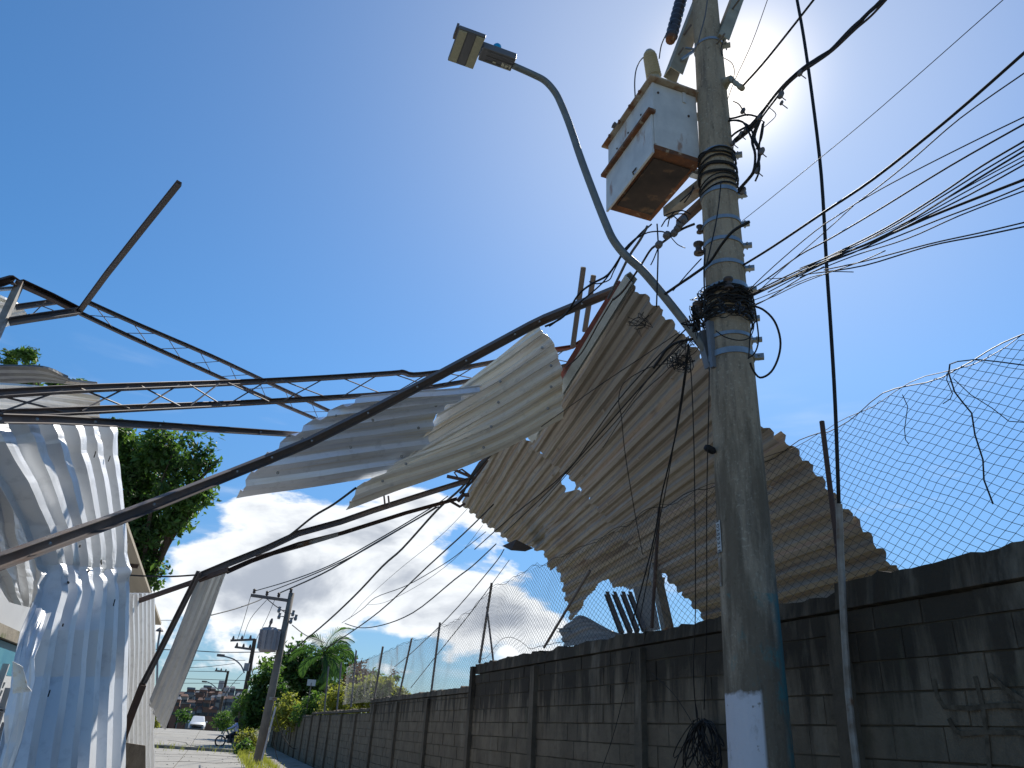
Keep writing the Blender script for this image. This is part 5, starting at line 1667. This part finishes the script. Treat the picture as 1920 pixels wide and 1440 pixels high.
def rider_mat():
    m = bpy.data.materials.new('rider_clothing'); m.use_nodes = True; nt = m.node_tree; b = nt.nodes['Principled BSDF']
    g = nt.nodes.new('ShaderNodeNewGeometry'); s = nt.nodes.new('ShaderNodeSeparateXYZ'); nt.links.new(g.outputs['Position'], s.inputs[0])
    r = nt.nodes.new('ShaderNodeValToRGB'); r.color_ramp.interpolation = 'CONSTANT'
    mm = nt.nodes.new('ShaderNodeMapRange'); mm.inputs[1].default_value = mz; mm.inputs[2].default_value = mz + 2
    nt.links.new(s.outputs['Z'], mm.inputs[0]); nt.links.new(mm.outputs[0], r.inputs[0])
    r.color_ramp.elements[0].color = (.02, .02, .035, 1); r.color_ramp.elements[1].position = .44; r.color_ramp.elements[1].color = (.50, .50, .68, 1)
    e = r.color_ramp.elements.new(.70); e.color = (.24, .13, .09, 1)
    nt.links.new(r.outputs[0], b.inputs['Base Color']); return m


skin_figure('body', jo, ed, ra2, rider_mat(), rd_)
mb = MB(); mb.lathe(J(.10, 0, 1.44), (-.1, 0, 1), [(0, .10), (.05, .135), (.14, .14), (.22, .11), (.27, .04)], 14); mb.build('helmet', MAT['black_cable'], rd_, smooth=True)

# ------------------------------------------------------------------ far hillside town
rng = random.Random(21)
hc = {'terracotta': (.22, .12, .09), 'cream': (.32, .29, .26), 'grey': (.19, .20, .22), 'white': (.40, .41, .43), 'ochre': (.42, .26, .06), 'brick': (.21, .11, .08)}
hm = {k: material('render_' + k, v, tuple(c * .8 for c in v), rough=.9, scale=.3) for k, v in hc.items()}
m_hroof = material('clay_roof', (.19, .10, .07), (.13, .08, .065), rough=.9, scale=.5)
m_hwin = material('dark_window', (.03, .035, .045), rough=.3)
cnt = 0
for rowk, (Y, pyb) in enumerate(((300, 1360), (340, 1352), (380, 1345), (420, 1340), (460, 1336), (500, 1332))):
    x = 300.0 + rng.uniform(0, 8)
    while x < 470:
        wpx = rng.uniform(8, 15); w_ = wpx * Y / F; h = rng.uniform(4.5, 8.5) * (1 + .1 * rowk); p = onY(x + wpx / 2, pyb + rng.uniform(-3, 3), Y)
        g0 = gz(p.x, Y) - 1.0
        c = rng.choice(('terracotta', 'cream', 'grey', 'grey', 'brick', 'white', 'brick')); c = 'ochre' if (rowk == 3 and abs(x - 333) < 8) else c
        zb_ = min(p.z, g0 + 6); 
        t_ = thing('distant_house', 'distant %s-walled house, %s row of the hillside town, %s' % (c, ('lowest', 'second', 'third', 'fourth', 'fifth', 'topmost')[rowk], 'by the hanging strip' if x < 345 else 'above the car' if x < 385 else 'around the third far pole' if x < 425 else 'behind the right-hand shrubs'), 'house', (p.x, Y, zb_ - 8), 'houses of the hillside town')
        dp = rng.uniform(6, 9); topz = p.z + h
        mb = MB(); mb.box((p.x, Y + dp / 2, (zb_ - 8 + topz) / 2), (w_ * .95, dp, topz - zb_ + 8)); mb.build('wall', hm[c], t_)
        mb = MB(); mb.box((p.x, Y + dp / 2, topz + .5), (w_ * 1.05, dp * 1.05, 1.0), taper=.6 if rng.random() < .6 else .97); mb.build('roof', m_hroof if rng.random() < .55 else hm['grey'], t_)
        for wx in (-.25, .22):
            for wz in (1.6, 4.4):
                if wz < h - .8:
                    mb = MB(); mb.box((p.x + wx * w_, Y - .03, topz - wz), (1.1, .1, 1.1)); mb.build('window', m_hwin, t_)
        x += wpx * rng.uniform(1.0, 1.5); cnt += 1
for k in range(16):
    x = 320 + rng.uniform(0, 130); Y = rng.choice((285, 330, 370, 410)); p = onY(x, 1345 + rng.uniform(-8, 14), Y)
    tree('distant_tree', 'distant tree clump among the hillside houses ' + ('near the hanging strip' if x < 355 else 'near the white car' if x < 395 else 'near the third far pole' if x < 425 else 'near the right-hand shrubs'), p - Vector((0, 0, 5)), [(p, (2.6, 2.6, 2.2)), (p + Vector((2.2, 0, -.5)), (1.8, 1.8, 1.5))], 300, .6, ['leaf_dark'], 'tree', 'distant trees in the hillside town', .2, seed=60 + k)
# ------------------------------------------------------------------ cables


def cab(label, pix, d0, d1, r, mat='black_cable', group=None, n=4, name='cable', X=None, cat='cable'):
    if X is not None:
        pts = [onX(a, b_, X) for a, b_ in pix]
    else:
        L_ = [0.0]
        for a, b_ in zip(pix[:-1], pix[1:]): L_.append(L_[-1] + math.hypot(b_[0] - a[0], b_[1] - a[1]))
        pts = [P(a, b_, 1 / ((1 / d0) + (1 / d1 - 1 / d0) * l / L_[-1])) for (a, b_), l in zip(pix, L_)]
    if len(pts) > 2: pts = smooth_path(pts, n)
    if callable(r): rr = [r(k / (len(pts) - 1)) * 1.1 for k in range(len(pts))]
    else: rr = r * (.92 if X is not None else 1.15)
    mb = MB(); mb.tube(pts, rr, 6)
    o = mb.build(name, MAT[mat], None, smooth=True)
    return tag(o, label, cat, group)


# fan of cables running right from the knot on the pole, along the street
fan = [
    ('highest thick black cable of the fan right of the pole', [(1392, 498), (1450, 462), (1545, 398), (1640, 334), (1780, 222), (1925, 95)], .0105, 3.46),
    ('thin straight wire from behind the pole to the top right, above the thick cables', [(1392, 414), (1440, 376), (1537, 297), (1650, 203), (1885, -4)], .0032, 3.60),
    ('thin wire of the right fan, second below the highest thick cable', [(1403, 545), (1450, 500), (1530, 432), (1610, 378), (1700, 308), (1800, 222), (1925, 134)], .0045, 3.44),
    ('wire branching off at a clamp and curving flatter towards the right edge', [(1608, 380), (1660, 350), (1740, 308), (1840, 258), (1925, 217)], .0042, 3.44),
    ('smooth single cable above the dense bundle of the right fan', [(1400, 548), (1445, 518), (1500, 478), (1552, 450), (1640, 398), (1780, 312), (1925, 230)], .0058, 3.40),
    ('thin diagonal wire crossing the fan steeply from low left', [(1420, 548), (1470, 502), (1552, 430), (1600, 386)], .0036, 3.36),
    ('top line of the dense bundle at the right edge', [(1400, 555), (1470, 520), (1560, 478), (1660, 428), (1760, 366), (1840, 312), (1925, 262)], .006, 3.42),
    ('second line of the dense bundle at the right edge', [(1402, 557), (1472, 523), (1562, 481), (1662, 431), (1765, 369), (1842, 321), (1925, 272)], .0048, 3.39),
    ('third, thicker line of the dense bundle at the right edge', [(1400, 560), (1470, 527), (1560, 486), (1665, 438), (1765, 378), (1842, 330), (1925, 280)], .006, 3.36),
    ('fourth line of the dense bundle at the right edge', [(1500, 503), (1600, 462), (1700, 416), (1800, 358), (1925, 290)], .0036, 3.34),
    ('fifth line of the dense bundle at the right edge', [(1500, 506), (1600, 468), (1710, 415), (1810, 360), (1925, 298)], .0040, 3.32),
    ('lowest line of the dense bundle at the right edge', [(1498, 510), (1600, 474), (1720, 414), (1820, 364), (1925, 306)], .0048, 3.30),
    ('thick cable under the dense bundle, curving up at the right edge', [(1400, 556), (1480, 522), (1560, 484), (1640, 452), (1740, 408), (1840, 368), (1925, 335)], .0085, 3.38),
    ('cable just under the thick curving one', [(1440, 548), (1550, 492), (1650, 456), (1760, 412), (1850, 378), (1925, 347)], .0045, 3.35),
    ('thin cable below that, converging at the right edge', [(1500, 520), (1600, 480), (1700, 448), (1800, 404), (1925, 356)], .0040, 3.33),
    ('upper of the two lowest cables sweeping to the right edge', [(1545, 506), (1620, 490), (1740, 458), (1840, 436), (1925, 416)], .0045, 3.38),
    ('lower of the two lowest cables sweeping to the right edge', [(1530, 512), (1620, 498), (1740, 462), (1840, 442), (1925, 424)], .0048, 3.35),
    ('thin drooping drop wire from the right spool to the bundle', [(1412, 572), (1450, 556), (1500, 532), (1552, 512), (1610, 492), (1660, 470)], .0036, 3.30),
    ('doubled wire from the knot merging into the bundle', [(1400, 580), (1440, 560), (1500, 522), (1545, 500)], .0045, 3.42),
    ('short flat wire linking bundle cables', [(1440, 523), (1480, 520), (1545, 510), (1600, 510)], .0036, 3.40),
    ('wire sagging low between the knot and the bundle', [(1405, 566), (1460, 545), (1520, 520), (1552, 514)], .0036, 3.44),
    ('thick black cable from the pale insulator up to the top edge', [(1391, 163), (1430, 120), (1480, 58), (1530, -6)], .0115, 3.46),
    ('thin taut wire rising steeply right of the pole top', [(1363, 190), (1378, 150), (1410, 80), (1441, -6)], .0042, 3.50),
    ('grey-white looped jumper wire right of the pole top', [(1356, 108), (1372, 118), (1377, 135), (1373, 155)], .0045, 3.44),
    ('wire hanging from the right support arm to a connector', [(1358, 72), (1352, 90), (1354, 104)], .006, 3.44),
]
for lb, px_, r, X in fan: cab(lb, px_, 0, 0, r, X=X)
# twisted bundle to the top right
for q, (o_, r) in enumerate((((0, 0), .014), ((3, -3), .011), ((-3, 2), .011), ((2, 4), .010))):
    ph = q * 1.6
    pl = [(1380, 262), (1412, 232), (1440, 196), (1470, 160), (1500, 132), (1530, 112), (1560, 92), (1600, 52), (1630, 24), (1662, -6)]
    pl = [(a + o_[0] + 2.2 * math.sin(k * 1.3 + ph), b_ + o_[1] + 2.2 * math.cos(k * 1.7 + ph)) for k, (a, b_) in enumerate(pl)]
    cab(('thickest black strand', 'brown second strand', 'thin black third strand', 'thinnest brown strand')[q] + ' of the twisted bundle going to the top right corner', pl, 0, 0, r, 'brown_cable' if q % 2 else 'black_cable', 'twisted bundle right of the transformer', X=3.48)
tang = [[(1366, 262), (1378, 250), (1395, 240), (1412, 232), (1424, 222)], [(1340, 222), (1372, 222), (1402, 215), (1428, 222)], [(1340, 228), (1380, 226), (1404, 236), (1412, 252)],
        [(1318, 212), (1332, 218), (1342, 232), (1340, 255), (1322, 262)], [(1312, 240), (1340, 238), (1362, 228), (1392, 228), (1410, 262)], [(1425, 225), (1414, 258), (1424, 282), (1420, 310), (1408, 330), (1385, 356)],
        [(1420, 232), (1410, 262), (1416, 290), (1412, 322), (1395, 345), (1384, 362)], [(1430, 232), (1425, 262), (1422, 290), (1424, 318), (1416, 340)], [(1432, 228), (1428, 258), (1418, 280)],
        [(1375, 190), (1385, 195), (1392, 205), (1398, 215)], [(1440, 200), (1455, 215), (1440, 232), (1430, 240)], [(1376, 262), (1374, 290), (1378, 300)]]
for q, pl in enumerate(tang):
    cab(('short cable from the shaft into the tangle', 'upper bowed loop across the shaft edge', 'second bowed loop across the shaft edge', 'round loop over the shaft beside the transformer', 'long low loop over the shaft', 'thickest cable hanging down from the tangle', 'second hanging cable of the tangle', 'third hanging cable of the tangle', 'shortest hanging cable of the tangle', 'thin wire to the upper connector', 'thin curl right of the tangle', 'short wire down from the shaft edge')[q] + ', right of the transformer', pl, 0, 0, (.011, .010, .009, .011, .009, .017, .013, .010, .009, .006, .004, .005)[q], 'black_cable', 'cable loops right of the transformer', X=3.50 - .01 * q)
for (x, y, X, sx) in ((1497, 137, 3.46, .05), (1460, 178, 3.46, .06), (1463, 193, 3.44, .035), (1421, 220, 3.46, .05), (1390, 208, 3.46, .05), (1424, 284, 3.44, .06), (1417, 320, 3.44, .05), (1389, 358, 3.46, .06),
                      (1386, 252, 3.46, .05), (1372, 268, 3.46, .05), (1396, 243, 3.46, .045)):
    p = onX(x, y, X); mb = MB(); mb.lathe(p - Vector((0, 0, sx * .6)), (.4, -.3, 1), [(0, sx * .25), (sx * .2, sx * .42), (sx * 1.0, sx * .38), (sx * 1.3, sx * .2)], 5)
    mb.tube([p, p + Vector((.05, -.02, -.06))], .006, 4)
    tag(mb.build('cable_connector', MAT['dark_steel']), 'dark piercing connector clipped on the cables right of the transformer', 'connector', 'connectors right of the transformer')

# slender vertical cable and pipe
cab('long slender black cable dropping almost vertically right of the pole', [(1493, -8), (1507, 70), (1524, 190), (1540, 330), (1550, 500), (1558, 620), (1566, 760), (1573, 950)], 0, 0, .016, X=4.0)
mb = MB(); mb.tube([onX(*q, 3.98) for q in ((1573, 945), (1577, 1060), (1583, 1180), (1590, 1290), (1597, 1360), (1608, 1450), (1626, 1600))], .024, 10)
tag(mb.build('conduit_pipe', MAT['worn_steel']), 'grey conduit pipe standing against the wall, taking up the vertical cable', 'pipe')

# cables on the front of the pole
cab('black cable with a cut end crossing the pole front diagonally and running down left', [(1405, 416), (1375, 433), (1352, 460), (1330, 492), (1300, 515), (1275, 532), (1246, 552)], 5.35, 6.2, .010)
cab('thin cable beside the diagonal cut one, left of the shaft', [(1315, 485), (1290, 512), (1262, 545)], 5.9, 6.2, .0045)
cab('thin wire hanging down the left edge of the shaft', [(1322, 466), (1320, 510), (1321, 560), (1318, 590)], 5.7, 5.6, .006)
cab('thin slack wire curving across the shaft below the transformer', [(1352, 340), (1348, 380), (1342, 420), (1332, 465), (1324, 500)], 5.9, 5.5, .0045)
cab('black loop of cable hanging right of the pole above the lower clamp', [(1405, 572), (1430, 580), (1452, 602), (1463, 636), (1460, 668), (1446, 697), (1425, 708), (1411, 692), (1407, 680)], 5.3, 5.3, .0068)
cab('inner thin loop of cable right of the pole', [(1414, 575), (1420, 610), (1422, 640), (1415, 662), (1402, 672)], 5.3, 5.3, .0048)
cab('short coiled wire right of the shaft under the right spool', [(1416, 578), (1418, 600), (1410, 612), (1406, 635), (1404, 672)], 5.35, 5.3, .004)
cab('wire curling over the shaft just under the knot', [(1342, 620), (1360, 632), (1385, 638), (1404, 634), (1412, 620), (1414, 604)], 5.2, 5.3, .0035)
rng = random.Random(5)
KN = [(rng.gauss(0, 1), rng.gauss(0, 1)) for _ in range(400)]
mb = MB(); kc = pole_axis(pz(585)); ki = 0
for q in range(40):
    zc_ = pz(rng.choice((556, 566, 578, 590, 604))) + rng.gauss(0, .02); a0 = rng.uniform(2.6, 5.8); sp_ = rng.uniform(.8, 2.4); pts = []
    for k in range(9):
        a = a0 + sp_ * (k / 8 - .5); r = POLE_R(zc_) + rng.uniform(.015, .055)
        pts.append(Vector((kc.x + r * math.cos(a), kc.y + r * math.sin(a), zc_ + rng.gauss(0, .010))))
    mb.tube(smooth_path(pts, 3), rng.choice((.004, .006, .008)), 5)
o = stuff(mb.build('cable_knot', MAT['black_cable'])); tag(o, 'dense black knot of wound cables round the utility pole above the lamp bracket', 'cable knot')
mb = MB()
for (cx_, cy_, rx, n_) in ((1300, 598, 15, 7), (1312, 560, 11, 4), (1355, 575, 12, 5), (1385, 575, 12, 5), (1306, 612, 12, 5), (1303, 585, 10, 5)):
    for q in range(n_):
        pts = []; dd = 5.35 - (.28 if cx_ > 1330 else 0)
        for k in range(6): pts.append(P(cx_ + rng.gauss(0, rx * .5), cy_ + rng.gauss(0, rx * .6), dd + rng.gauss(0, .04)))
        mb.tube(smooth_path(pts, 3), rng.choice((.003, .004, .006)), 4)
o = stuff(mb.build('wire_tangle', MAT['black_cable'])); tag(o, 'loose wire ends sticking out of the knot at both sides of the shaft', 'wire tangle')

# cables between transformer and the roof corner
cab('thick black cable from under the transformer sweeping down left to the long beam', [(1216, 424), (1192, 448), (1165, 480), (1140, 515), (1110, 532), (1085, 552), (1062, 588), (1040, 604), (1022, 612)], 6.4, 7.0, .0085)
cab('second black cable beside the thick one left of the transformer', [(1222, 420), (1200, 440), (1172, 466), (1152, 500), (1130, 530), (1098, 558), (1070, 580), (1052, 596), (1030, 612)], 6.4, 7.0, .006)
cab('black cable bowing below the pair towards the upright chords', [(1165, 480), (1150, 510), (1142, 525), (1120, 532), (1105, 528)], 6.6, 6.9, .005)
cab('brown thick cable with connectors from the transformer to the roof edge', [(1302, 420), (1282, 428), (1262, 440), (1240, 456), (1222, 466), (1205, 492), (1190, 515), (1168, 546), (1150, 562)], 6.0, 6.9, .009, 'brown_cable')
cab('brown wire running on along the roof edge to the lower left', [(1150, 560), (1120, 610), (1090, 662), (1060, 690)], 6.6, 7.3, .006, 'brown_cable')
cab('grey pipe-like cable from the transformer down to the roof peak', [(1214, 424), (1200, 450), (1180, 480), (1160, 520), (1140, 560)], 6.3, 6.8, .011, 'grey_cable')
cab('vertical black drop wire under the transformer', [(1232, 420), (1234, 460), (1233, 510), (1231, 575)], 6.3, 6.0, .006)
cab('wire bowing over under the transformer', [(1195, 446), (1215, 436), (1240, 434), (1255, 440)], 6.2, 6.2, .005)
cab('thin loose wire tail under the transformer', [(1256, 442), (1270, 458), (1285, 465)], 6.1, 6.1, .0035)
cab('short hanging wire end left of the drop wire', [(1235, 462), (1226, 485), (1220, 497)], 6.1, 6.1, .0045)
for q, pl in enumerate(([(1245, 405), (1262, 398), (1280, 395), (1296, 402)], [(1248, 412), (1268, 402), (1284, 402), (1290, 412)], [(1240, 425), (1250, 410), (1262, 405), (1276, 418)], [(1275, 378), (1290, 365), (1302, 352)], [(1283, 380), (1296, 362), (1300, 348)],
                        [(1252, 425), (1256, 408), (1266, 396)])):
    cab('small wire loop at the transformer underside terminals', pl, 5.9, 5.9, .0045, 'black_cable', 'terminal loops under the transformer')
for (x, y) in ((1280, 415), (1268, 432), (1262, 440), (1248, 444), (1233, 462), (1272, 425)):
    p = P(x, y, 6.05); mb = MB(); mb.lathe(p, (.5, .3, .8), [(0, .018), (.015, .03), (.06, .03), (.08, .015)], 8)
    tag(mb.build('cable_connector', MAT['dark_steel']), 'dark connector on the cables below the transformer', 'connector', 'connectors below the transformer')
cab('grey jumper from the front bushing curving down left of the lid', [(1214, 102), (1202, 112), (1193, 130), (1190, 155), (1191, 182)], 7.9, 7.6, .006, 'grey_cable')
cab('dark jumper from the fuse cutout to the bushing', [(1260, 40), (1250, 62), (1240, 85), (1236, 110)], 7.7, 7.7, .0055)
cab('pale earth wire down the upper shaft', [(1327, -5), (1322, 30), (1314, 60), (1308, 84)], 7.2, 7.0, .006, 'grey_cable')

# cables over the brown roof, fanning from the knot to the lower left and down
dn_ = [
    ('black wire hanging from the knot straight down over the brown roof, leftmost', [(1291, 645), (1286, 700), (1272, 790), (1252, 880), (1240, 930), (1226, 1010), (1206, 1090), (1186, 1165)], 5.4, 6.4, .0052),
    ('second hanging black wire beside the leftmost, ending at the wall', [(1290, 650), (1278, 740), (1262, 840), (1246, 930), (1225, 1030), (1196, 1180)], 5.4, 6.5, .0036),
    ('thin wire hanging over the roof to the cable coil on the wall', [(1292, 650), (1297, 720), (1301, 830), (1303, 960), (1304, 1140), (1300, 1260), (1306, 1345)], 5.4, 5.9, .0034),
    ('thin wire with a connector hanging just left of the shaft', [(1330, 690), (1329, 760), (1327, 840), (1325, 960), (1325, 1160), (1320, 1330)], 5.3, 5.8, .0034),
    ('black cable from the knot running far down left across the roof', [(1290, 632), (1225, 700), (1164, 768), (1110, 830), (1045, 900), (960, 968), (890, 1030)], 5.6, 9.0, .0052),
    ('second parallel black cable across the roof', [(1285, 618), (1220, 682), (1160, 750), (1108, 822), (1055, 894), (945, 1000)], 5.6, 9.0, .0050),
    ('thin taut wire crossing the roof from the knot to the left', [(1275, 622), (1200, 672), (1125, 722), (1060, 768), (1015, 800)], 5.6, 6.9, .0032),
    ('thin wire crossing the roof towards the lower left corner', [(1278, 640), (1220, 705), (1155, 790), (1080, 870), (1010, 950)], 5.6, 7.0, .0032),
    ('thin wire looping down the middle of the roof', [(1260, 680), (1215, 690), (1170, 718), (1160, 750), (1165, 780), (1172, 850), (1190, 960), (1205, 1040)], 5.6, 6.2, .0030),
    ('thick short cable piece curving at the knot over the roof', [(1300, 635), (1270, 642), (1250, 655), (1238, 672), (1225, 690)], 5.4, 5.6, .009),
    ('thin straight wire over the roof from the knot to the seam', [(1300, 632), (1255, 690), (1190, 752), (1130, 840)], 5.5, 6.3, .0028),
]
for lb, px_, d0, d1, r in dn_: cab(lb, px_, d0, d1, r)
mb = MB()
for (cx_, cy_, n_, s_) in ((1277, 674, 12, 12), (1290, 645, 6, 10), (1200, 603, 7, 11), (1285, 690, 4, 8)):
    for q in range(n_):
        pts = [P(cx_ + rng.gauss(0, s_), cy_ + rng.gauss(0, s_ * .8), (5.45 if cx_ > 1250 else 6.4) + rng.gauss(0, .04)) for k in range(5)]
        mb.tube(smooth_path(pts, 3), rng.choice((.0018, .0024, .0034)), 4)
o = stuff(mb.build('wire_tangle', MAT['black_cable'])); tag(o, 'messy ball of thin wires over the brown roof left of the lamp bracket', 'wire tangle')
p = onX(1322, 838, 3.1); mb = MB(); mb.lathe(p, (1, 0, -.3), [(0, .02), (.02, .03), (.07, .03), (.09, .015)], 8); tag(mb.build('cable_connector', MAT['black_cable']), 'small black connector on the wire just left of the shaft', 'connector')

# long cables to the far poles
far_ = [
    ('thick twisted black cable descending from the roof corner to the far left trees', [(930, 845), (900, 872), (864, 916), (819, 957), (754, 1029), (717, 1062), (661, 1121), (599, 1178), (537, 1228)], 9.5, 34, lambda t: .013 + .012 * t),
    ('black cable descending parallel right of the thick twisted one', [(925, 946), (870, 1000), (802, 1062), (712, 1146), (648, 1192), (600, 1222)], 9.5, 34, lambda t: .008 + .01 * t),
    ('sagging black cable dipping to the palm top', [(930, 1020), (885, 1062), (852, 1087), (774, 1149), (717, 1172), (675, 1177), (647, 1169)], 10, 34, lambda t: .007 + .01 * t),
    ('thin wire with a small kink, ending at the palm top', [(911, 997), (870, 1030), (830, 1059), (760, 1099), (703, 1121), (677, 1144), (641, 1168)], 10, 34, lambda t: .004 + .007 * t),
    ('faint thin wire left of the kinked one', [(880, 950), (820, 1010), (740, 1075), (680, 1130), (655, 1160)], 11, 34, lambda t: .003 + .003 * t),
    ('faint thin wire running beside the cable to the palm', [(905, 985), (850, 1050), (780, 1100), (720, 1130), (690, 1134)], 11, 34, lambda t: .003 + .004 * t),
    ('cable passing behind the nearest fence panel, upper', [(945, 1030), (920, 1066), (841, 1157), (774, 1222), (740, 1250)], 10, 30, lambda t: .006 + .006 * t),
    ('cable passing behind the nearest fence panel, lower', [(955, 1050), (920, 1098), (880, 1152), (816, 1232), (770, 1290)], 10, 22, lambda t: .004 + .006 * t),
    ('left line from the far crossarm up to the roof corner', [(478, 1108), (540, 1090), (619, 1060), (720, 1005), (807, 953), (840, 930)], 34, 11, lambda t: .018 - .012 * t),
    ('middle line from the far crossarm up to the roof corner', [(501, 1111), (580, 1080), (661, 1043), (760, 986), (818, 950)], 34, 11, lambda t: .018 - .012 * t),
    ('right, darker line from the far crossarm up to the roof corner', [(524, 1112), (600, 1078), (689, 1027), (770, 980), (822, 950)], 34, 11, lambda t: .026 - .018 * t),
    ('thick short black cable rising from the lower channels to the cream sheet', [(516, 1022), (548, 1000), (588, 968), (625, 946), (667, 915)], 8.3, 7.2, .010),
    ('thick cable from the roof knot down through the torn joint', [(925, 848), (905, 870), (880, 902), (868, 925)], 9.6, 10.6, .014),
    ('wire from the left pole top to the left', [(390, 1155), (440, 1142), (480, 1128), (492, 1122)], 30, 34, .02),
    ('thin level black wire from the cladding to the sloping channel', [(236, 1078), (270, 1080), (320, 1081), (368, 1078)], 8.2, 8.0, .008),
    ('wire from the grey far pole sagging to the shrubs', [(548, 1172), (575, 1192), (610, 1205)], 34, 45, .018),
    ('guy wire from the grey far pole down to the wall', [(512, 1320), (525, 1370), (545, 1400), (556, 1404)], 33, 33, .014),
    ('second guy wire from the grey far pole to the wall foot', [(510, 1325), (514, 1395), (528, 1450)], 33, 32, .012),
    ('black wire drooping beside the second far pole', [(473, 1230), (473, 1260), (482, 1272), (492, 1278)], 56, 52, .035),
]
for lb, px_, d0, d1, r in far_: cab(lb, px_, d0, d1, r)
lv = [[(283, 1163), (330, 1163)], [(283, 1217), (360, 1220), (420, 1223), (530, 1222)], [(345, 1238), (460, 1238)], [(350, 1252), (390, 1250), (440, 1244)], [(340, 1258), (430, 1260)], [(330, 1272), (420, 1275), (460, 1276)],
      [(330, 1281), (450, 1281)], [(330, 1297), (408, 1300)], [(320, 1305), (405, 1308)], [(318, 1313), (402, 1313)], [(320, 1321), (400, 1318)], [(455, 1262), (430, 1290), (421, 1305)], [(500, 1125), (470, 1160), (455, 1200)],
      [(470, 1118), (458, 1160), (445, 1200)], [(515, 1125), (500, 1160), (480, 1200)]]
for q, pl in enumerate(lv):
    Yd = 60 if q not in (7, 8, 9, 10) else 90
    cab(('wire under the lamp shade', 'thicker level wire', 'short level wire', 'slightly bent wire', 'level wire', 'level wire', 'long level wire', 'farther level wire', 'farther level wire', 'farther level wire', 'lowest level wire', 'slack wire dropping left of the second far pole', 'right line between the first two far poles', 'left line between the first two far poles', 'middle line between the first two far poles')[q] + ' in the distance' + (', %d pixels down the sky' % pl[0][1] if 0 else ''), pl, Yd, Yd, .018 if q not in (1,) else .03, 'black_cable', 'thin distant street wires', name='street_wire')

# coil of cable hanging on the wall left of the pole
cl = thing('cable_coil', 'black coil of leftover cable hanging on the wall left of the pole foot', 'cable coil', onX(1312, 1360, 3.98))
for q in range(22):
    c = (1318 + rng.gauss(0, 5), 1352 + rng.gauss(0, 4)); a = R(rng.uniform(-75, 75)); ln = rng.uniform(60, 120); w_ = rng.uniform(6, 22)
    pts = []
    for k in range(13):
        t = k / 12 * 2 * PI; x = math.sin(t) * w_; y = (1 - math.cos(t)) / 2 * ln
        pts.append(onX(c[0] + x * math.cos(a) + y * math.sin(a) * .55, c[1] + y * math.cos(a * .6) - abs(x) * .1, 3.99 + rng.gauss(0, .012)))
    mb = MB(); mb.tube(smooth_path(pts, 2), rng.choice((.004, .005, .0065)), 5); mb.build('cable_loop', MAT['black_cable'], cl)
mb = MB(); mb.tube(smooth_path([onX(a, b_, 3.98) for a, b_ in ((1300, 1350), (1296, 1385), (1303, 1372), (1308, 1345), (1304, 1320))], 3), .006, 5); mb.build('cable_loop', MAT['black_cable'], cl)
cab('thin black wire lying against the wall from the pilaster down left', [(1185, 1220), (1170, 1300), (1148, 1385), (1125, 1450)], 0, 0, .0045, X=4.06)
cab('thin black wire crossing the wall between pilaster and cable coil', [(1222, 1262), (1262, 1300), (1292, 1345), (1300, 1362)], 0, 0, .0035, X=4.07)

# cobblestone-like rubble crumbs on the coping
bpy.context.view_layer.update()
